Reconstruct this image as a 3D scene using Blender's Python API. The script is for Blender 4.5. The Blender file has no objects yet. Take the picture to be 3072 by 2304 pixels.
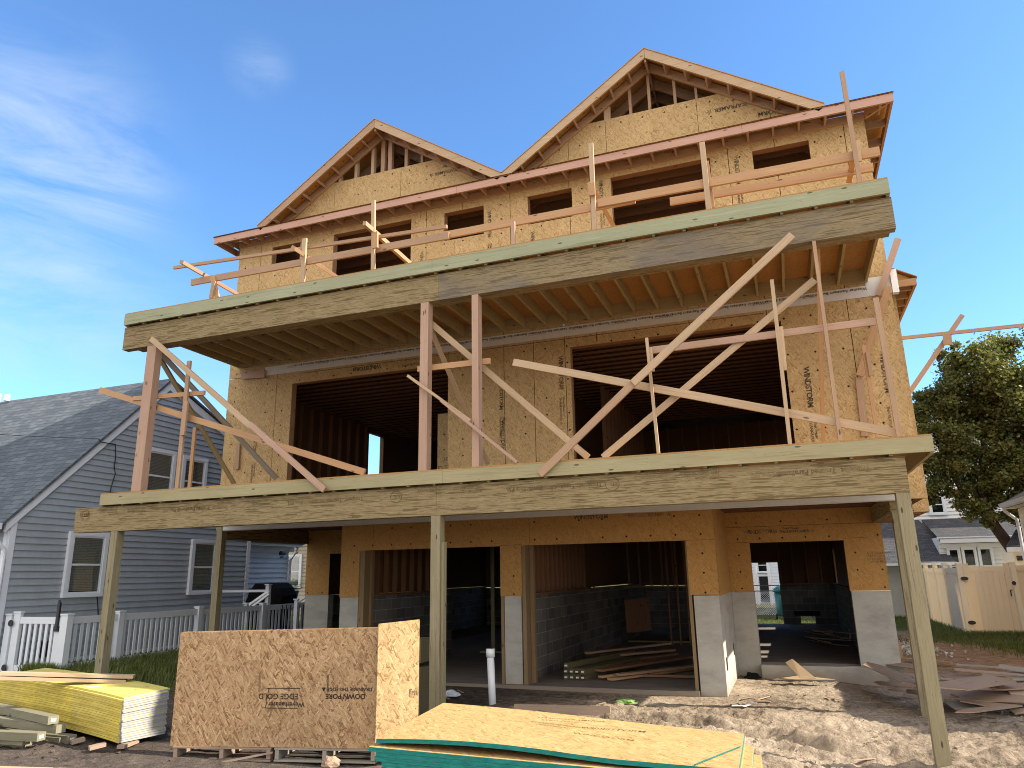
import bpy, bmesh, math, random
from mathutils import Vector, Matrix, noise
random.seed(7)
C = bpy.context.scene.collection
rad = math.radians
scene = bpy.context.scene

# ---------------------------------------------------------------- camera, sky, sun
cd = bpy.data.cameras.new('camera'); cam = bpy.data.objects.new('camera', cd); C.objects.link(cam)
cd.sensor_width = 36; cd.lens = 25.57; cd.clip_end = 3000; cd.clip_start = .05
cam.matrix_world = Matrix([[0.936738, 0.104297, 0.334132, 0.0], [0.349609, -0.231904, -0.907741, 0.0], [-0.017188, 0.967131, -0.253697, 1.85], [0, 0, 0, 1]])
scene.camera = cam
SUN_EL, SUN_AZ = rad(33.8), rad(10)          # sun to the right (+X), a little behind the facade (+Y)
sd = Vector((math.cos(SUN_EL)*math.cos(SUN_AZ), math.cos(SUN_EL)*math.sin(SUN_AZ), math.sin(SUN_EL)))
w = bpy.data.worlds.new('World'); scene.world = w; w.use_nodes = True
nt = w.node_tree; N = nt.nodes; L = nt.links
bg = N['Background']
sky = N.new('ShaderNodeTexSky'); sky.sky_type = 'NISHITA'; sky.sun_disc = False
sky.sun_elevation = SUN_EL; sky.sun_rotation = rad(90)-SUN_AZ
sky.air_density = 1.0; sky.dust_density = .35; sky.ozone_density = 1.6; sky.altitude = 0
# thin cirrus, placed by direction in the sky
tc = N.new('ShaderNodeTexCoord')
def wmath(op, a, b=None, c=None):
    n = N.new('ShaderNodeMath'); n.operation = op
    for i, v in enumerate((a, b, c)):
        if v is None: continue
        if isinstance(v, (int, float)): n.inputs[i].default_value = v
        else: L.new(v, n.inputs[i])
    return n.outputs[0]
def wblob(d, r0, r1):
    n = N.new('ShaderNodeVectorMath'); n.operation = 'DISTANCE'
    L.new(tc.outputs['Generated'], n.inputs[0]); n.inputs[1].default_value = d
    m = N.new('ShaderNodeMapRange'); m.interpolation_type = 'SMOOTHSTEP'
    L.new(n.outputs['Value'], m.inputs[0]); m.inputs[1].default_value = r1; m.inputs[2].default_value = r0
    return m.outputs[0]
mp = N.new('ShaderNodeMapping'); L.new(tc.outputs['Generated'], mp.inputs[0])
mp.inputs['Rotation'].default_value = (0, rad(-22), rad(25)); mp.inputs['Scale'].default_value = (2.2, 2.2, 9)
n1 = N.new('ShaderNodeTexNoise'); L.new(mp.outputs[0], n1.inputs[0]); n1.inputs['Scale'].default_value = 1.7
n1.inputs['Detail'].default_value = 9; n1.inputs['Roughness'].default_value = .62; n1.inputs['Distortion'].default_value = .5
wisp = N.new('ShaderNodeMapRange'); L.new(n1.outputs[0], wisp.inputs[0]); wisp.inputs[1].default_value = .38; wisp.inputs[2].default_value = .78
m1 = wblob((-0.7485, 0.4893, 0.4476), .02, .20); m2 = wblob((-0.7907, 0.5257, 0.3137), .02, .24); m3 = wblob((-0.5365, 0.5985, 0.5949), .005, .05); m4 = wblob((-0.7117, 0.5328, 0.4578), .01, .13)
m5 = wblob((-0.8030, 0.5562, 0.2142), .02, .22); m6 = wblob((-0.6552, 0.7097, 0.2589), .02, .14)
mk = wmath('MAXIMUM', wmath('MAXIMUM', wmath('MAXIMUM', m1, wmath('MULTIPLY', m2, .75)), wmath('MAXIMUM', wmath('MULTIPLY', m3, .45), m4)), wmath('MAXIMUM', wmath('MULTIPLY', m5, .6), wmath('MULTIPLY', m6, .35)))
cl = wmath('MINIMUM', wmath('MULTIPLY', wmath('MULTIPLY', wisp.outputs[0], mk), .85), .6)
tint = N.new('ShaderNodeMix'); tint.data_type = 'RGBA'; tint.blend_type = 'MULTIPLY'; tint.inputs[0].default_value = 1
L.new(sky.outputs[0], tint.inputs[6]); tint.inputs[7].default_value = (.335, .475, .605, 1)
mx = N.new('ShaderNodeMix'); mx.data_type = 'RGBA'
L.new(cl, mx.inputs[0]); L.new(tint.outputs[2], mx.inputs[6]); mx.inputs[7].default_value = (1.55, 1.8, 2.1, 1)
# added unseen cloud bank behind the camera, brightened to fill the shaded front
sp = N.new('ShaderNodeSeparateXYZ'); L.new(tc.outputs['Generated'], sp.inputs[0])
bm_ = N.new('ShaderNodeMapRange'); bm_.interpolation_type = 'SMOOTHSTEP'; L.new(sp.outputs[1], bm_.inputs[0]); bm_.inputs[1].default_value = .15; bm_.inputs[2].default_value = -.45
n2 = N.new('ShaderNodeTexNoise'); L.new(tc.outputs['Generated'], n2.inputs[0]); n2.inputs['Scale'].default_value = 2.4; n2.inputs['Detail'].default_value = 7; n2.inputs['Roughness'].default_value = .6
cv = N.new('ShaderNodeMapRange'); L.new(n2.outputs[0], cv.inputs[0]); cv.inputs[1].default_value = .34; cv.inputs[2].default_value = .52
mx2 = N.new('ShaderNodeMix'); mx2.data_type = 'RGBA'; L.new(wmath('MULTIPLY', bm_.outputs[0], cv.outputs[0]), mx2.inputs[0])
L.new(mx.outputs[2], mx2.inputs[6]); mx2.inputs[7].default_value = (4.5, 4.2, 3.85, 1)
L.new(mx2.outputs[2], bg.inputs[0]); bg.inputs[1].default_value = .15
sl = bpy.data.lights.new('sun', 'SUN'); sl.energy = 3.15; sl.angle = rad(.53); sl.color = (1, .90, .74)
sun = bpy.data.objects.new('sun', sl); C.objects.link(sun); sun.rotation_euler = sd.to_track_quat('Z', 'Y').to_euler(); sun.location = (20, 0, 20)
vs = scene.view_settings; vs.view_transform = 'Standard'; vs.look = 'None'; vs.exposure = 1.82; vs.gamma = 1; vs.use_curve_mapping = False
scene.cycles.filter_width = 1.0

# ---------------------------------------------------------------- materials
MATS = {}
class NB:
    def __init__(s, name, rough=.8, spec=.3):
        s.m = bpy.data.materials.new(name); s.m.use_nodes = True; s.t = s.m.node_tree; s.N = s.t.nodes; s.L = s.t.links
        s.b = s.N['Principled BSDF']; s.b.inputs['Roughness'].default_value = rough
        s.b.inputs['Specular IOR Level'].default_value = spec; MATS[name] = s.m
        s.tc = None
    def _in(s, sock, v):
        if v is None: return
        if hasattr(v, 'is_linked') or hasattr(v, 'links'): s.L.new(v, sock)
        else: sock.default_value = v
    def coord(s, kind='UV', sc=(1,1,1), rot=(0,0,0), loc=(0,0,0)):
        if not s.tc: s.tc = s.N.new('ShaderNodeTexCoord')
        m = s.N.new('ShaderNodeMapping'); s.L.new(s.tc.outputs[kind], m.inputs[0])
        m.inputs['Scale'].default_value = sc; m.inputs['Rotation'].default_value = rot; m.inputs['Location'].default_value = loc
        return m.outputs[0]
    def noise(s, v, scale=5, detail=4, rough=.5, dist=0):
        n = s.N.new('ShaderNodeTexNoise'); s.L.new(v, n.inputs[0]); n.inputs['Scale'].default_value = scale
        n.inputs['Detail'].default_value = detail; n.inputs['Roughness'].default_value = rough; n.inputs['Distortion'].default_value = dist
        return n.outputs[0]
    def voro(s, v, scale=5, out='Color', feat='F1', rnd=1, dims='2D'):
        n = s.N.new('ShaderNodeTexVoronoi'); n.voronoi_dimensions = dims; n.feature = feat; s.L.new(v, n.inputs['Vector']); n.inputs['Scale'].default_value = scale
        n.inputs['Randomness'].default_value = rnd
        return n.outputs[out]
    def math(s, op, a, b=None, c=None, clamp=False):
        n = s.N.new('ShaderNodeMath'); n.operation = op; n.use_clamp = clamp
        for i, v in enumerate((a, b, c)):
            if v is not None: s._in(n.inputs[i], v)
        return n.outputs[0]
    def ramp(s, f, *stops):
        r = s.N.new('ShaderNodeValToRGB'); s.L.new(f, r.inputs[0]); e = r.color_ramp.elements
        while len(e) < len(stops): e.new(.5)
        for k, (p, c) in enumerate(stops):
            e[k].position = p; e[k].color = (c, c, c, 1) if isinstance(c, (int, float)) else (*c, 1)
        return r.outputs[0]
    def mix(s, f, a, b, mode='MIX'):
        n = s.N.new('ShaderNodeMix'); n.data_type = 'RGBA'; n.blend_type = mode; n.clamp_factor = True
        for i, v in ((0, f), (6, a), (7, b)):
            if isinstance(v, tuple) and len(v) == 3: v = (*v, 1)
            s._in(n.inputs[i], v)
        return n.outputs[2]
    def rng(s, f, a, b, c=0., d=1.):
        n = s.N.new('ShaderNodeMapRange'); s.L.new(f, n.inputs[0])
        for i, v in enumerate((a, b, c, d)): n.inputs[i+1].default_value = v
        return n.outputs[0]
    def island(s):
        g = s.N.new('ShaderNodeNewGeometry'); return g.outputs['Random Per Island']
    def objrnd(s):
        g = s.N.new('ShaderNodeObjectInfo'); return g.outputs['Random']
    def sepx(s, v, i):
        n = s.N.new('ShaderNodeSeparateXYZ'); s.L.new(v, n.inputs[0]); return n.outputs[i]
    def comb(s, x, y, z=0.):
        n = s.N.new('ShaderNodeCombineXYZ')
        for i, v in enumerate((x, y, z)): s._in(n.inputs[i], v)
        return n.outputs[0]
    def bump(s, h, strength=.3, dist=.01):
        n = s.N.new('ShaderNodeBump'); n.inputs['Strength'].default_value = strength; n.inputs['Distance'].default_value = dist
        s.L.new(h, n.inputs['Height']); s.L.new(n.outputs[0], s.b.inputs['Normal'])
    def col(s, c):
        if isinstance(c, tuple): s.b.inputs[0].default_value = (*c, 1)
        else: s.L.new(c, s.b.inputs[0])
        return s.m

def osb(name, base, dark, light, strand=1.0, con=.6, nails=True):
    m = NB(name, .75, .25)
    col = None; hsum = None
    layers = [(0, 0., 1.), (1, 38., .8), (2, 71., 1.2), (3, 104., .9), (4, 141., 1.1), (5, 17., 1.5), (6, 122., 1.7), (7, 58., 1.4)]
    for i, a, q in layers:
        v = m.coord('UV', (1, 1, 1), (0, 0, rad(a)), (i*3.7, i*1.9, 0))
        def sc(x, y):
            v2 = m.N.new('ShaderNodeVectorMath'); v2.operation = 'MULTIPLY'; m.L.new(v, v2.inputs[0]); v2.inputs[1].default_value = (x, y, 1); return v2.outputs[0]
        vn = m.N.new('ShaderNodeTexVoronoi'); vn.voronoi_dimensions = '2D'; m.L.new(sc(11*strand*q, 46*strand*q), vn.inputs['Vector']); vn.inputs['Scale'].default_value = 1
        r = m.sepx(vn.outputs['Color'], 0); g = m.sepx(vn.outputs['Color'], 1)
        gr = m.noise(sc(14*strand, 260*strand), 1, 2)
        r = m.math('ADD', m.math('MULTIPLY', r, .72), m.math('MULTIPLY', m.math('SUBTRACT', gr, .36), .62))
        r = m.math('SUBTRACT', r, m.rng(vn.outputs['Distance'], .42, .8, 0, .22))
        if col is None: col = r
        else:
            mask = m.math('GREATER_THAN', g, .60)
            n1 = m.N.new('ShaderNodeMix'); n1.data_type = 'FLOAT'; m.L.new(mask, n1.inputs[0]); m.L.new(col, n1.inputs[2]); m.L.new(r, n1.inputs[3]); col = n1.outputs[0]
    col = m.math('ADD', m.math('MULTIPLY', m.math('SUBTRACT', col, .5), con), .5)
    c = m.ramp(col, (-.0, tuple(x*.6 for x in dark)), (.08, dark), (.24, tuple(a*.4+b*.6 for a, b in zip(dark, base))), (.42, base), (.60, base), (.80, light))
    big = m.noise(m.coord('UV'), 1.1, 4, .6)
    c = m.mix(m.rng(big, .3, .72, .0, .5), c, tuple(x*.72 for x in base))
    st = m.noise(m.coord('UV', (2.5, .5, 1)), 1, 4, .65); c = m.mix(m.rng(st, .58, .72, 0, .25), c, tuple(x*.6 for x in base))
    fine = m.noise(m.coord('UV', (30, 30, 1)), 3, 3)
    c = m.mix(m.rng(fine, .35, .7, .25, 0), c, tuple(x*.55 for x in dark))
    if nails:
        uv = m.coord('UV'); x = m.sepx(uv, 0); y = m.sepx(uv, 1)
        fx = m.math('PINGPONG', m.math('ADD', x, .11), .2032); fy = m.math('PINGPONG', y, .1524)
        d1 = m.math('MAXIMUM', m.math('LESS_THAN', fx, .006), 0.)
        d = m.math('MULTIPLY', m.math('LESS_THAN', m.math('ADD', fx, fy), .021), 1.)
        wn = m.N.new('ShaderNodeTexWhiteNoise'); wn.noise_dimensions = '2D'
        m.L.new(m.comb(m.math('FLOOR', m.math('DIVIDE', m.math('ADD', x, .3132), .4064)), m.math('FLOOR', m.math('DIVIDE', m.math('ADD', y, .1524), .3048))), wn.inputs[0])
        d = m.math('MULTIPLY', d, m.math('GREATER_THAN', wn.outputs[0], .35))
        c = m.mix(d, c, (.02, .015, .01))
    m.col(c); m.bump(col, .35, .004)
    return m.m
osb('osb_wall', (.54, .375, .18), (.26, .15, .055), (.67, .52, .30), .9, .8)
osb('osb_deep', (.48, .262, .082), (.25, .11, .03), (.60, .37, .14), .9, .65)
osb('osb_near', (.44, .285, .15), (.20, .10, .045), (.58, .42, .255), .8, 1.0, nails=False)
osb('osb_offcut_lit', (.50, .345, .17), (.24, .13, .05), (.62, .47, .26), .8, .95, nails=False)  # lighter copy of the stack board, sunlight put into the colour
osb('osb_inside_shaded', (.17, .085, .035), (.08, .035, .014), (.22, .12, .055), nails=False)  # indoor copy of the strand board, room shade darkened into the colour
osb('osb_gold', (.47, .32, .13), (.26, .145, .045), (.60, .45, .23), .8, .75, nails=False)
osb('osb_floor', (.44, .245, .09), (.2, .09, .03), (.52, .31, .13), nails=False)

def wood(name, base, dark, grain=.5, knots=.6, rough=.7, hue=.12):
    m = NB(name, rough, .25)
    rnd = m.island()
    uv0 = m.coord('UV')
    off = m.comb(m.math('MULTIPLY', rnd, 37.), m.math('MULTIPLY', rnd, 91.))
    ad = m.N.new('ShaderNodeVectorMath'); ad.operation = 'ADD'; m.L.new(uv0, ad.inputs[0]); m.L.new(off, ad.inputs[1])
    def sc(x, y):
        q = m.N.new('ShaderNodeVectorMath'); q.operation = 'MULTIPLY'; m.L.new(ad.outputs[0], q.inputs[0]); q.inputs[1].default_value = (x, y, 1); return q.outputs[0]
    g = m.noise(sc(.9, 26), 1, 5, .6, .8)
    g2 = m.noise(sc(5, 120), 1, 2)
    big = m.noise(sc(.8, 1.2), 1.2, 2)
    c = m.ramp(g, (.34, tuple(a*grain+b*(1-grain) for a, b in zip(dark, base))), (.47, base), (.56, tuple(a*.35*grain+b*(1-.35*grain) for a, b in zip(dark, base))), (.66, tuple(min(1, x*1.12) for x in base)))
    c = m.mix(m.rng(g2, .45, .8, 0, .35), c, dark)
    c = m.mix(m.rng(big, .3, .7, 0, .55), c, tuple(a*.6+b*.4 for a, b in zip(dark, base)))
    kd = m.voro(sc(2.2, 7), 1, 'Distance'); kc = m.sepx(m.voro(sc(2.2, 7), 1, 'Color'), 0)
    kn = m.math('MULTIPLY', m.math('LESS_THAN', kd, .075), m.math('GREATER_THAN', kc, 1-knots*.5))
    c = m.mix(m.math('MULTIPLY', kn, .8), c, tuple(x*.25 for x in dark))
    # nail heads
    nd = m.voro(sc(7, 40), 1, 'Distance'); nc = m.sepx(m.voro(sc(7, 40), 1, 'Color'), 1)
    c = m.mix(m.math('MULTIPLY', m.math('MULTIPLY', m.math('LESS_THAN', nd, .09), m.math('GREATER_THAN', nc, .93)), .6), c, (.05, .03, .02))
    hs = m.N.new('ShaderNodeHueSaturation'); m.L.new(c, hs.inputs['Color'])
    m.L.new(m.rng(rnd, 0, 1, 1-hue*1.6, 1+hue*.9), hs.inputs['Value']); m.L.new(m.rng(m.math('FRACT', m.math('MULTIPLY', rnd, 7.3)), 0, 1, .85, 1.1), hs.inputs['Saturation'])
    m.col(hs.outputs[0]); m.bump(g, .25, .004)
    return m.m
wood('wood_pine', (.47, .335, .20), (.26, .15, .08))
wood('wood_fir', (.40, .25, .15), (.23, .125, .06))
wood('wood_pink', (.43, .275, .19), (.26, .14, .09), knots=.8)
wood('wood_orange', (.47, .27, .125), (.29, .14, .055), knots=.8)
wood('wood_treated', (.345, .31, .165), (.20, .155, .07), grain=.75, knots=.5)
wood('wood_jamb', (.25, .165, .075), (.13, .075, .03), knots=.5)
wood('wood_treated_dark', (.215, .20, .13), (.12, .105, .06), grain=.8, knots=.4)  # darker tone of the treated timber
wood('wood_header', (.33, .185, .10), (.19, .09, .045), knots=.5)
wood('wood_bundle_shaded', (.12, .10, .05), (.06, .05, .025), knots=.3)  # bundled timber, the shadow it lies in painted into the colour
wood('wood_treated_green', (.335, .35, .22), (.19, .19, .10), grain=.85, knots=.5)
wood('wood_treated_post', (.29, .25, .145), (.12, .09, .045), grain=1., knots=1., hue=.2)
wood('wood_joist', (.37, .28, .13), (.17, .12, .045), knots=.5)
wood('wood_grey', (.30, .265, .215), (.15, .12, .09), hue=.2)
wood('wood_weathered', (.33, .235, .165), (.15, .095, .06), hue=.3)
wood('wood_interior_shaded', (.25, .12, .055), (.12, .05, .022), knots=.5)  # indoor timber with the shade of the rooms put into its colour
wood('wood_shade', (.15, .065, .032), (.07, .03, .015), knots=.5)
wood('fascia_red', (.49, .295, .22), (.30, .15, .11), knots=.9, hue=.05)

osb('joist_web_shaded', (.06, .03, .016), (.03, .015, .01), (.09, .045, .02), nails=False)  # strand board web, ceiling shade painted into the colour
def psl(name, base, dark, light, grey=0.):
    m = NB(name, .85, .15)
    uv = m.coord('UV')
    a = m.noise(m.coord('UV', (8, 130, 1)), 1, 5, .7, .4)
    b = m.voro(m.coord('UV', (4.5, 80, 1), loc=(1.3, 2.2, 0)), 1, 'Color'); b = m.sepx(b, 0)
    c = m.ramp(a, (.38, dark), (.46, base), (.56, base), (.64, light))
    c = m.mix(m.math('MULTIPLY', m.math('LESS_THAN', b, .2), .75), c, dark)
    c = m.mix(m.math('MULTIPLY', m.math('GREATER_THAN', b, .85), .4), c, light)
    if grey:
        n = m.noise(m.coord('UV', (.45, .9, 1)), 1.3, 4, .6)
        c = m.mix(m.rng(n, .46, .60, 0, grey), c, (.135, .12, .11))
    m.col(c); m.bump(a, .5, .005)
psl('psl', (.235, .18, .095), (.105, .075, .035), (.32, .26, .15))
psl('psl_weathered', (.225, .175, .10), (.10, .072, .038), (.31, .255, .16), .62)
psl('psl_dark', (.20, .13, .06), (.08, .045, .02), (.28, .19, .09))

def concrete(name, base, scale=1.):
    m = NB(name, .9, .2)
    n = m.noise(m.coord('UV', (.8, 1.6, 1)), 2.2, 6, .65); n2 = m.noise(m.coord('UV'), 30, 4)
    c = m.ramp(n, (.3, tuple(x*.72 for x in base)), (.52, base), (.75, tuple(x*1.15 for x in base)))
    c = m.mix(m.rng(n2, .3, .7, .25, 0), c, tuple(x*.7 for x in base))
    z = m.sepx(m.coord('UV'), 1)
    c = m.mix(m.rng(m.math('ADD', z, m.math('MULTIPLY', n, .25)), .12, .3, .55, 0), c, (.27, .21, .15))
    m.col(c); m.bump(n2, .25, .004)
concrete('concrete', (.40, .385, .35)); concrete('slab', (.20, .175, .155))
m = NB('block', .95, .15)
bk = m.N.new('ShaderNodeTexBrick'); m.L.new(m.coord('UV'), bk.inputs[0]); bk.offset = .5
for k, v in (('Scale', 1), ('Mortar Size', .006), ('Brick Width', .4064), ('Row Height', .2032), ('Mortar Smooth', .1)): bk.inputs[k].default_value = v
bk.inputs['Color1'].default_value = (.10, .098, .095, 1); bk.inputs['Color2'].default_value = (.20, .195, .19, 1); bk.inputs['Mortar'].default_value = (.36, .35, .34, 1)
c = m.mix(m.rng(m.noise(m.coord('UV'), 3, 5), .3, .7, .5, 0), bk.outputs[0], (.13, .12, .115))
c = m.mix(m.rng(m.noise(m.coord('UV', (9, .8, 1)), 1, 3), .5, .7, 0, .5), c, (.09, .08, .075)); m.col(c); m.bump(bk.outputs['Fac'], -.4, .006)

def shingle(name, c1, c2, c3, row=.145, wd=.30):
    m = NB(name, .95, .1)
    bk = m.N.new('ShaderNodeTexBrick'); m.L.new(m.coord('UV'), bk.inputs[0]); bk.offset = .5; bk.offset_frequency = 2; bk.squash = .7; bk.squash_frequency = 3
    for k, v in (('Scale', 1), ('Mortar Size', .008), ('Brick Width', wd), ('Row Height', row), ('Mortar Smooth', .3)): bk.inputs[k].default_value = v
    bk.inputs['Color1'].default_value = (*c1, 1); bk.inputs['Color2'].default_value = (*c2, 1); bk.inputs['Mortar'].default_value = (*[x*.35 for x in c1], 1)
    n = m.noise(m.coord('UV'), 40, 3); n2 = m.noise(m.coord('UV', (2.2, 6, 1)), 1, 3)
    c = m.mix(m.rng(n2, .45, .62, 0, .55), bk.outputs[0], c3)
    c = m.mix(m.rng(n, .35, .7, .35, 0), c, tuple(x*.5 for x in c1)); m.col(c)
    m.bump(m.math('SUBTRACT', m.math('FRACT', m.math('DIVIDE', m.sepx(m.coord('UV'), 1), row)), m.math('MULTIPLY', bk.outputs['Fac'], .6)), -.5, .012)
shingle('shingle_blue', (.10, .12, .14), (.16, .18, .20), (.065, .078, .095))
shingle('shingle_grey', (.075, .075, .082), (.115, .11, .115), (.05, .055, .065))

def plain(name, c, rough=.6, spec=.4, var=.12, scale=3, metal=0.):
    m = NB(name, rough, spec); n = m.noise(m.coord('Object'), scale, 5, .6)
    n2 = m.noise(m.coord('Object', (1, 1, .25)), scale*5, 3)
    cc = m.mix(m.rng(n, .3, .7, 1, 0), c, tuple(x*(1-var) for x in c)); cc = m.mix(m.rng(n2, .35, .75, 0, .6), cc, tuple(x*(1-var*1.2) for x in c))
    m.col(cc); m.b.inputs['Metallic'].default_value = metal; return m.m
plain('siding_blue', (.34, .385, .43), .45, .4, .16)
plain('siding_pale', (.66, .72, .80), .45, .4, .1)
plain('siding_white', (.72, .73, .74), .5, .4, .08)
plain('siding_tan', (.40, .34, .26), .6, .3, .1)
plain('vinyl_white', (.62, .66, .71), .35, .5, .07)
plain('trim_white', (.70, .74, .80), .4, .5, .07)
plain('house_wrap', (.62, .61, .60), .6, .3, .12, 8)
plain('film_white', (.80, .80, .80), .4, .5, .12, 20)
plain('gypsum_core', (.36, .36, .355), .9, .1, .18, 14)
plain('black_plastic', (.015, .015, .017), .4, .5)
plain('black_cover', (.010, .011, .013), .95, .08, .3)
plain('ink_near', (.055, .045, .04), .8, .1, .5, 30)
plain('pvc', (.80, .82, .86), .3, .5, .08)
plain('teal_plastic', (.02, .17, .16), .4, .5, .2)
plain('blue_plastic', (.03, .12, .45), .3, .5)
plain('blind', (.82, .85, .80), .6, .3, .1)
plain('room_dark', (.02, .022, .025), .9, .1)
for nm_, c_, b_ in (('ink', (.07, .055, .045), (.34, .24, .12)), ('ink_brown', (.11, .075, .04), (.24, .18, .09))):
    m = NB(nm_, .8, .1); n = m.noise(m.coord('Object'), 9, 5, .7); n2 = m.noise(m.coord('Object'), 1.3, 2)
    m.col(m.mix(m.rng(m.math('ADD', n, m.math('MULTIPLY', n2, .5)), .68, .92), c_, b_))
plain('tag_white', (.72, .72, .68), .6, .2)
plain('rust_red', (.35, .12, .07), .8, .2, .3)
plain('brick_red', (.40, .17, .10), .8, .2, .3)
plain('bark', (.075, .05, .04), .95, .1, .4, 8)
plain('stone_white', (.62, .58, .52), .9, .2, .3, 10)
plain('cable', (.02, .02, .02), .6, .3)
plain('cardboard', (.42, .31, .19), .85, .1, .2)

def vinyl(name, c):
    plain(name, c, .4, .45, .06); m = MATS[name]; t = m.node_tree
    tb = t.nodes.new('ShaderNodeBsdfTranslucent'); tb.inputs[0].default_value = (c[0], c[1]*.95, c[2]*.85, 1); ms = t.nodes.new('ShaderNodeMixShader'); ms.inputs[0].default_value = .3
    t.links.new(t.nodes['Principled BSDF'].outputs[0], ms.inputs[1]); t.links.new(tb.outputs[0], ms.inputs[2]); t.links.new(ms.outputs[0], t.nodes['Material Output'].inputs[0])
vinyl('vinyl_tan', (.88, .78, .60)); vinyl('vinyl_cream', (.88, .82, .69))
m = NB('yellow_face', .8, .2)
n = m.noise(m.coord('UV', (1.2, 2.5, 1)), 2, 5, .65); n2 = m.noise(m.coord('UV', (3, 14, 1)), 1.5, 4, .6)
c = m.ramp(n, (.3, (.42, .36, .10)), (.6, (.56, .48, .13))); c = m.mix(m.rng(n2, .62, .68, 0, .75), c, (.16, .14, .08)); m.col(c)
m = NB('yellow_edge', .7, .25)
n = m.noise(m.coord('UV', (2, 9, 1)), 2, 5, .65)
c = m.mix(m.island(), (.63, .49, .07), (.56, .45, .11)); c = m.mix(m.rng(n, .35, .65, .6, 0), c, (.32, .25, .05)); m.col(c)
m = NB('green_edge', .8, .2)
n = m.noise(m.coord('UV', (8, 40, 1)), 1.5, 5, .65)
c = m.mix(m.rng(n, .35, .65, 0, 1), (.008, .12, .11), (.015, .20, .18)); m.col(c); m.bump(n, .4, .004)

# glass: see-through with a reflection
m = NB('glass', .05, .5); t = m.t
tr = m.N.new('ShaderNodeBsdfTransparent'); tr.inputs[0].default_value = (.93, .96, .96, 1); gl = m.N.new('ShaderNodeBsdfGlossy'); gl.inputs['Roughness'].default_value = .03
fr = m.N.new('ShaderNodeFresnel'); fr.inputs[0].default_value = 1.6; ms = m.N.new('ShaderNodeMixShader')
m.L.new(m.math('ADD', m.math('MULTIPLY', fr.outputs[0], .7), .02), ms.inputs[0]); m.L.new(tr.outputs[0], ms.inputs[1]); m.L.new(gl.outputs[0], ms.inputs[2]); m.L.new(ms.outputs[0], m.N['Material Output'].inputs[0])

# ground
m = NB('soil', .95, .1); oc = m.coord('Object')
x, y = m.sepx(oc, 0), m.sepx(oc, 1)
a = m.noise(oc, .7, 8, .62); b = m.noise(oc, 9, 6, .7); d = m.noise(m.coord('Object', (1, 3.5, 1), (0, 0, .5)), 5, 5, .6)
sand = m.ramp(m.math('ADD', m.math('MULTIPLY', a, .5), m.math('MULTIPLY', b, .5)), (.37, (.11, .085, .062)), (.46, (.26, .205, .15)), (.60, (.40, .325, .245)))
straw = m.ramp(d, (.35, (.16, .095, .05)), (.5, (.29, .185, .105)), (.65, (.40, .27, .16)))
dirt = m.ramp(m.math('ADD', m.math('MULTIPLY', a, .4), m.math('MULTIPLY', b, .6)), (.38, (.055, .045, .038)), (.55, (.10, .08, .068)), (.68, (.17, .14, .12)))
lawn = m.ramp(b, (.35, (.05, .06, .02)), (.6, (.13, .12, .045)))
wob = m.math('MULTIPLY', m.math('SUBTRACT', a, .5), 2.5)
c = m.mix(m.rng(m.math('ADD', x, wob), -4.6, -3.0, 1, 0), sand, dirt)
c = m.mix(m.math('MULTIPLY', m.rng(m.math('ADD', y, wob), 14.5, 16.), m.rng(x, 1., 1.6)), c, straw)
c = m.mix(m.rng(m.math('ADD', y, wob), 26.5, 27.5), c, lawn)
c = m.mix(m.math('MULTIPLY', m.rng(m.math('ADD', x, m.math('ADD', wob, m.math('MULTIPLY', y, -.02))), -9.4, -9.9), m.rng(y, 7.5, 9.)), c, lawn)
m.col(c); m.bump(m.math('ADD', b, m.math('MULTIPLY', d, .8)), 1.0, .06)

def leafmat(name, cols, trans=.35):
    m = NB(name, .55, .3); r = m.island()
    st = [(i/(len(cols)-1), c) for i, c in enumerate(cols)]
    c = m.ramp(r, *st); m.col(c)
    tb = m.N.new('ShaderNodeBsdfTranslucent'); m.L.new(m.mix(.5, c, (.25, .28, .03)), tb.inputs[0])
    ms = m.N.new('ShaderNodeMixShader'); ms.inputs[0].default_value = trans
    m.L.new(m.b.outputs[0], ms.inputs[1]); m.L.new(tb.outputs[0], ms.inputs[2]); m.L.new(ms.outputs[0], m.N['Material Output'].inputs[0])
leafmat('leaf', [(.07, .085, .028), (.10, .12, .035), (.15, .155, .045), (.08, .095, .03), (.20, .185, .045), (.19, .12, .05)])
leafmat('blade', [(.05, .085, .015), (.09, .13, .03), (.14, .17, .05), (.17, .16, .07)])
leafmat('fern', [(.24, .42, .12), (.34, .55, .18)], .4)  # fern green brightened, sunlight put into the leaf colour

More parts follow.
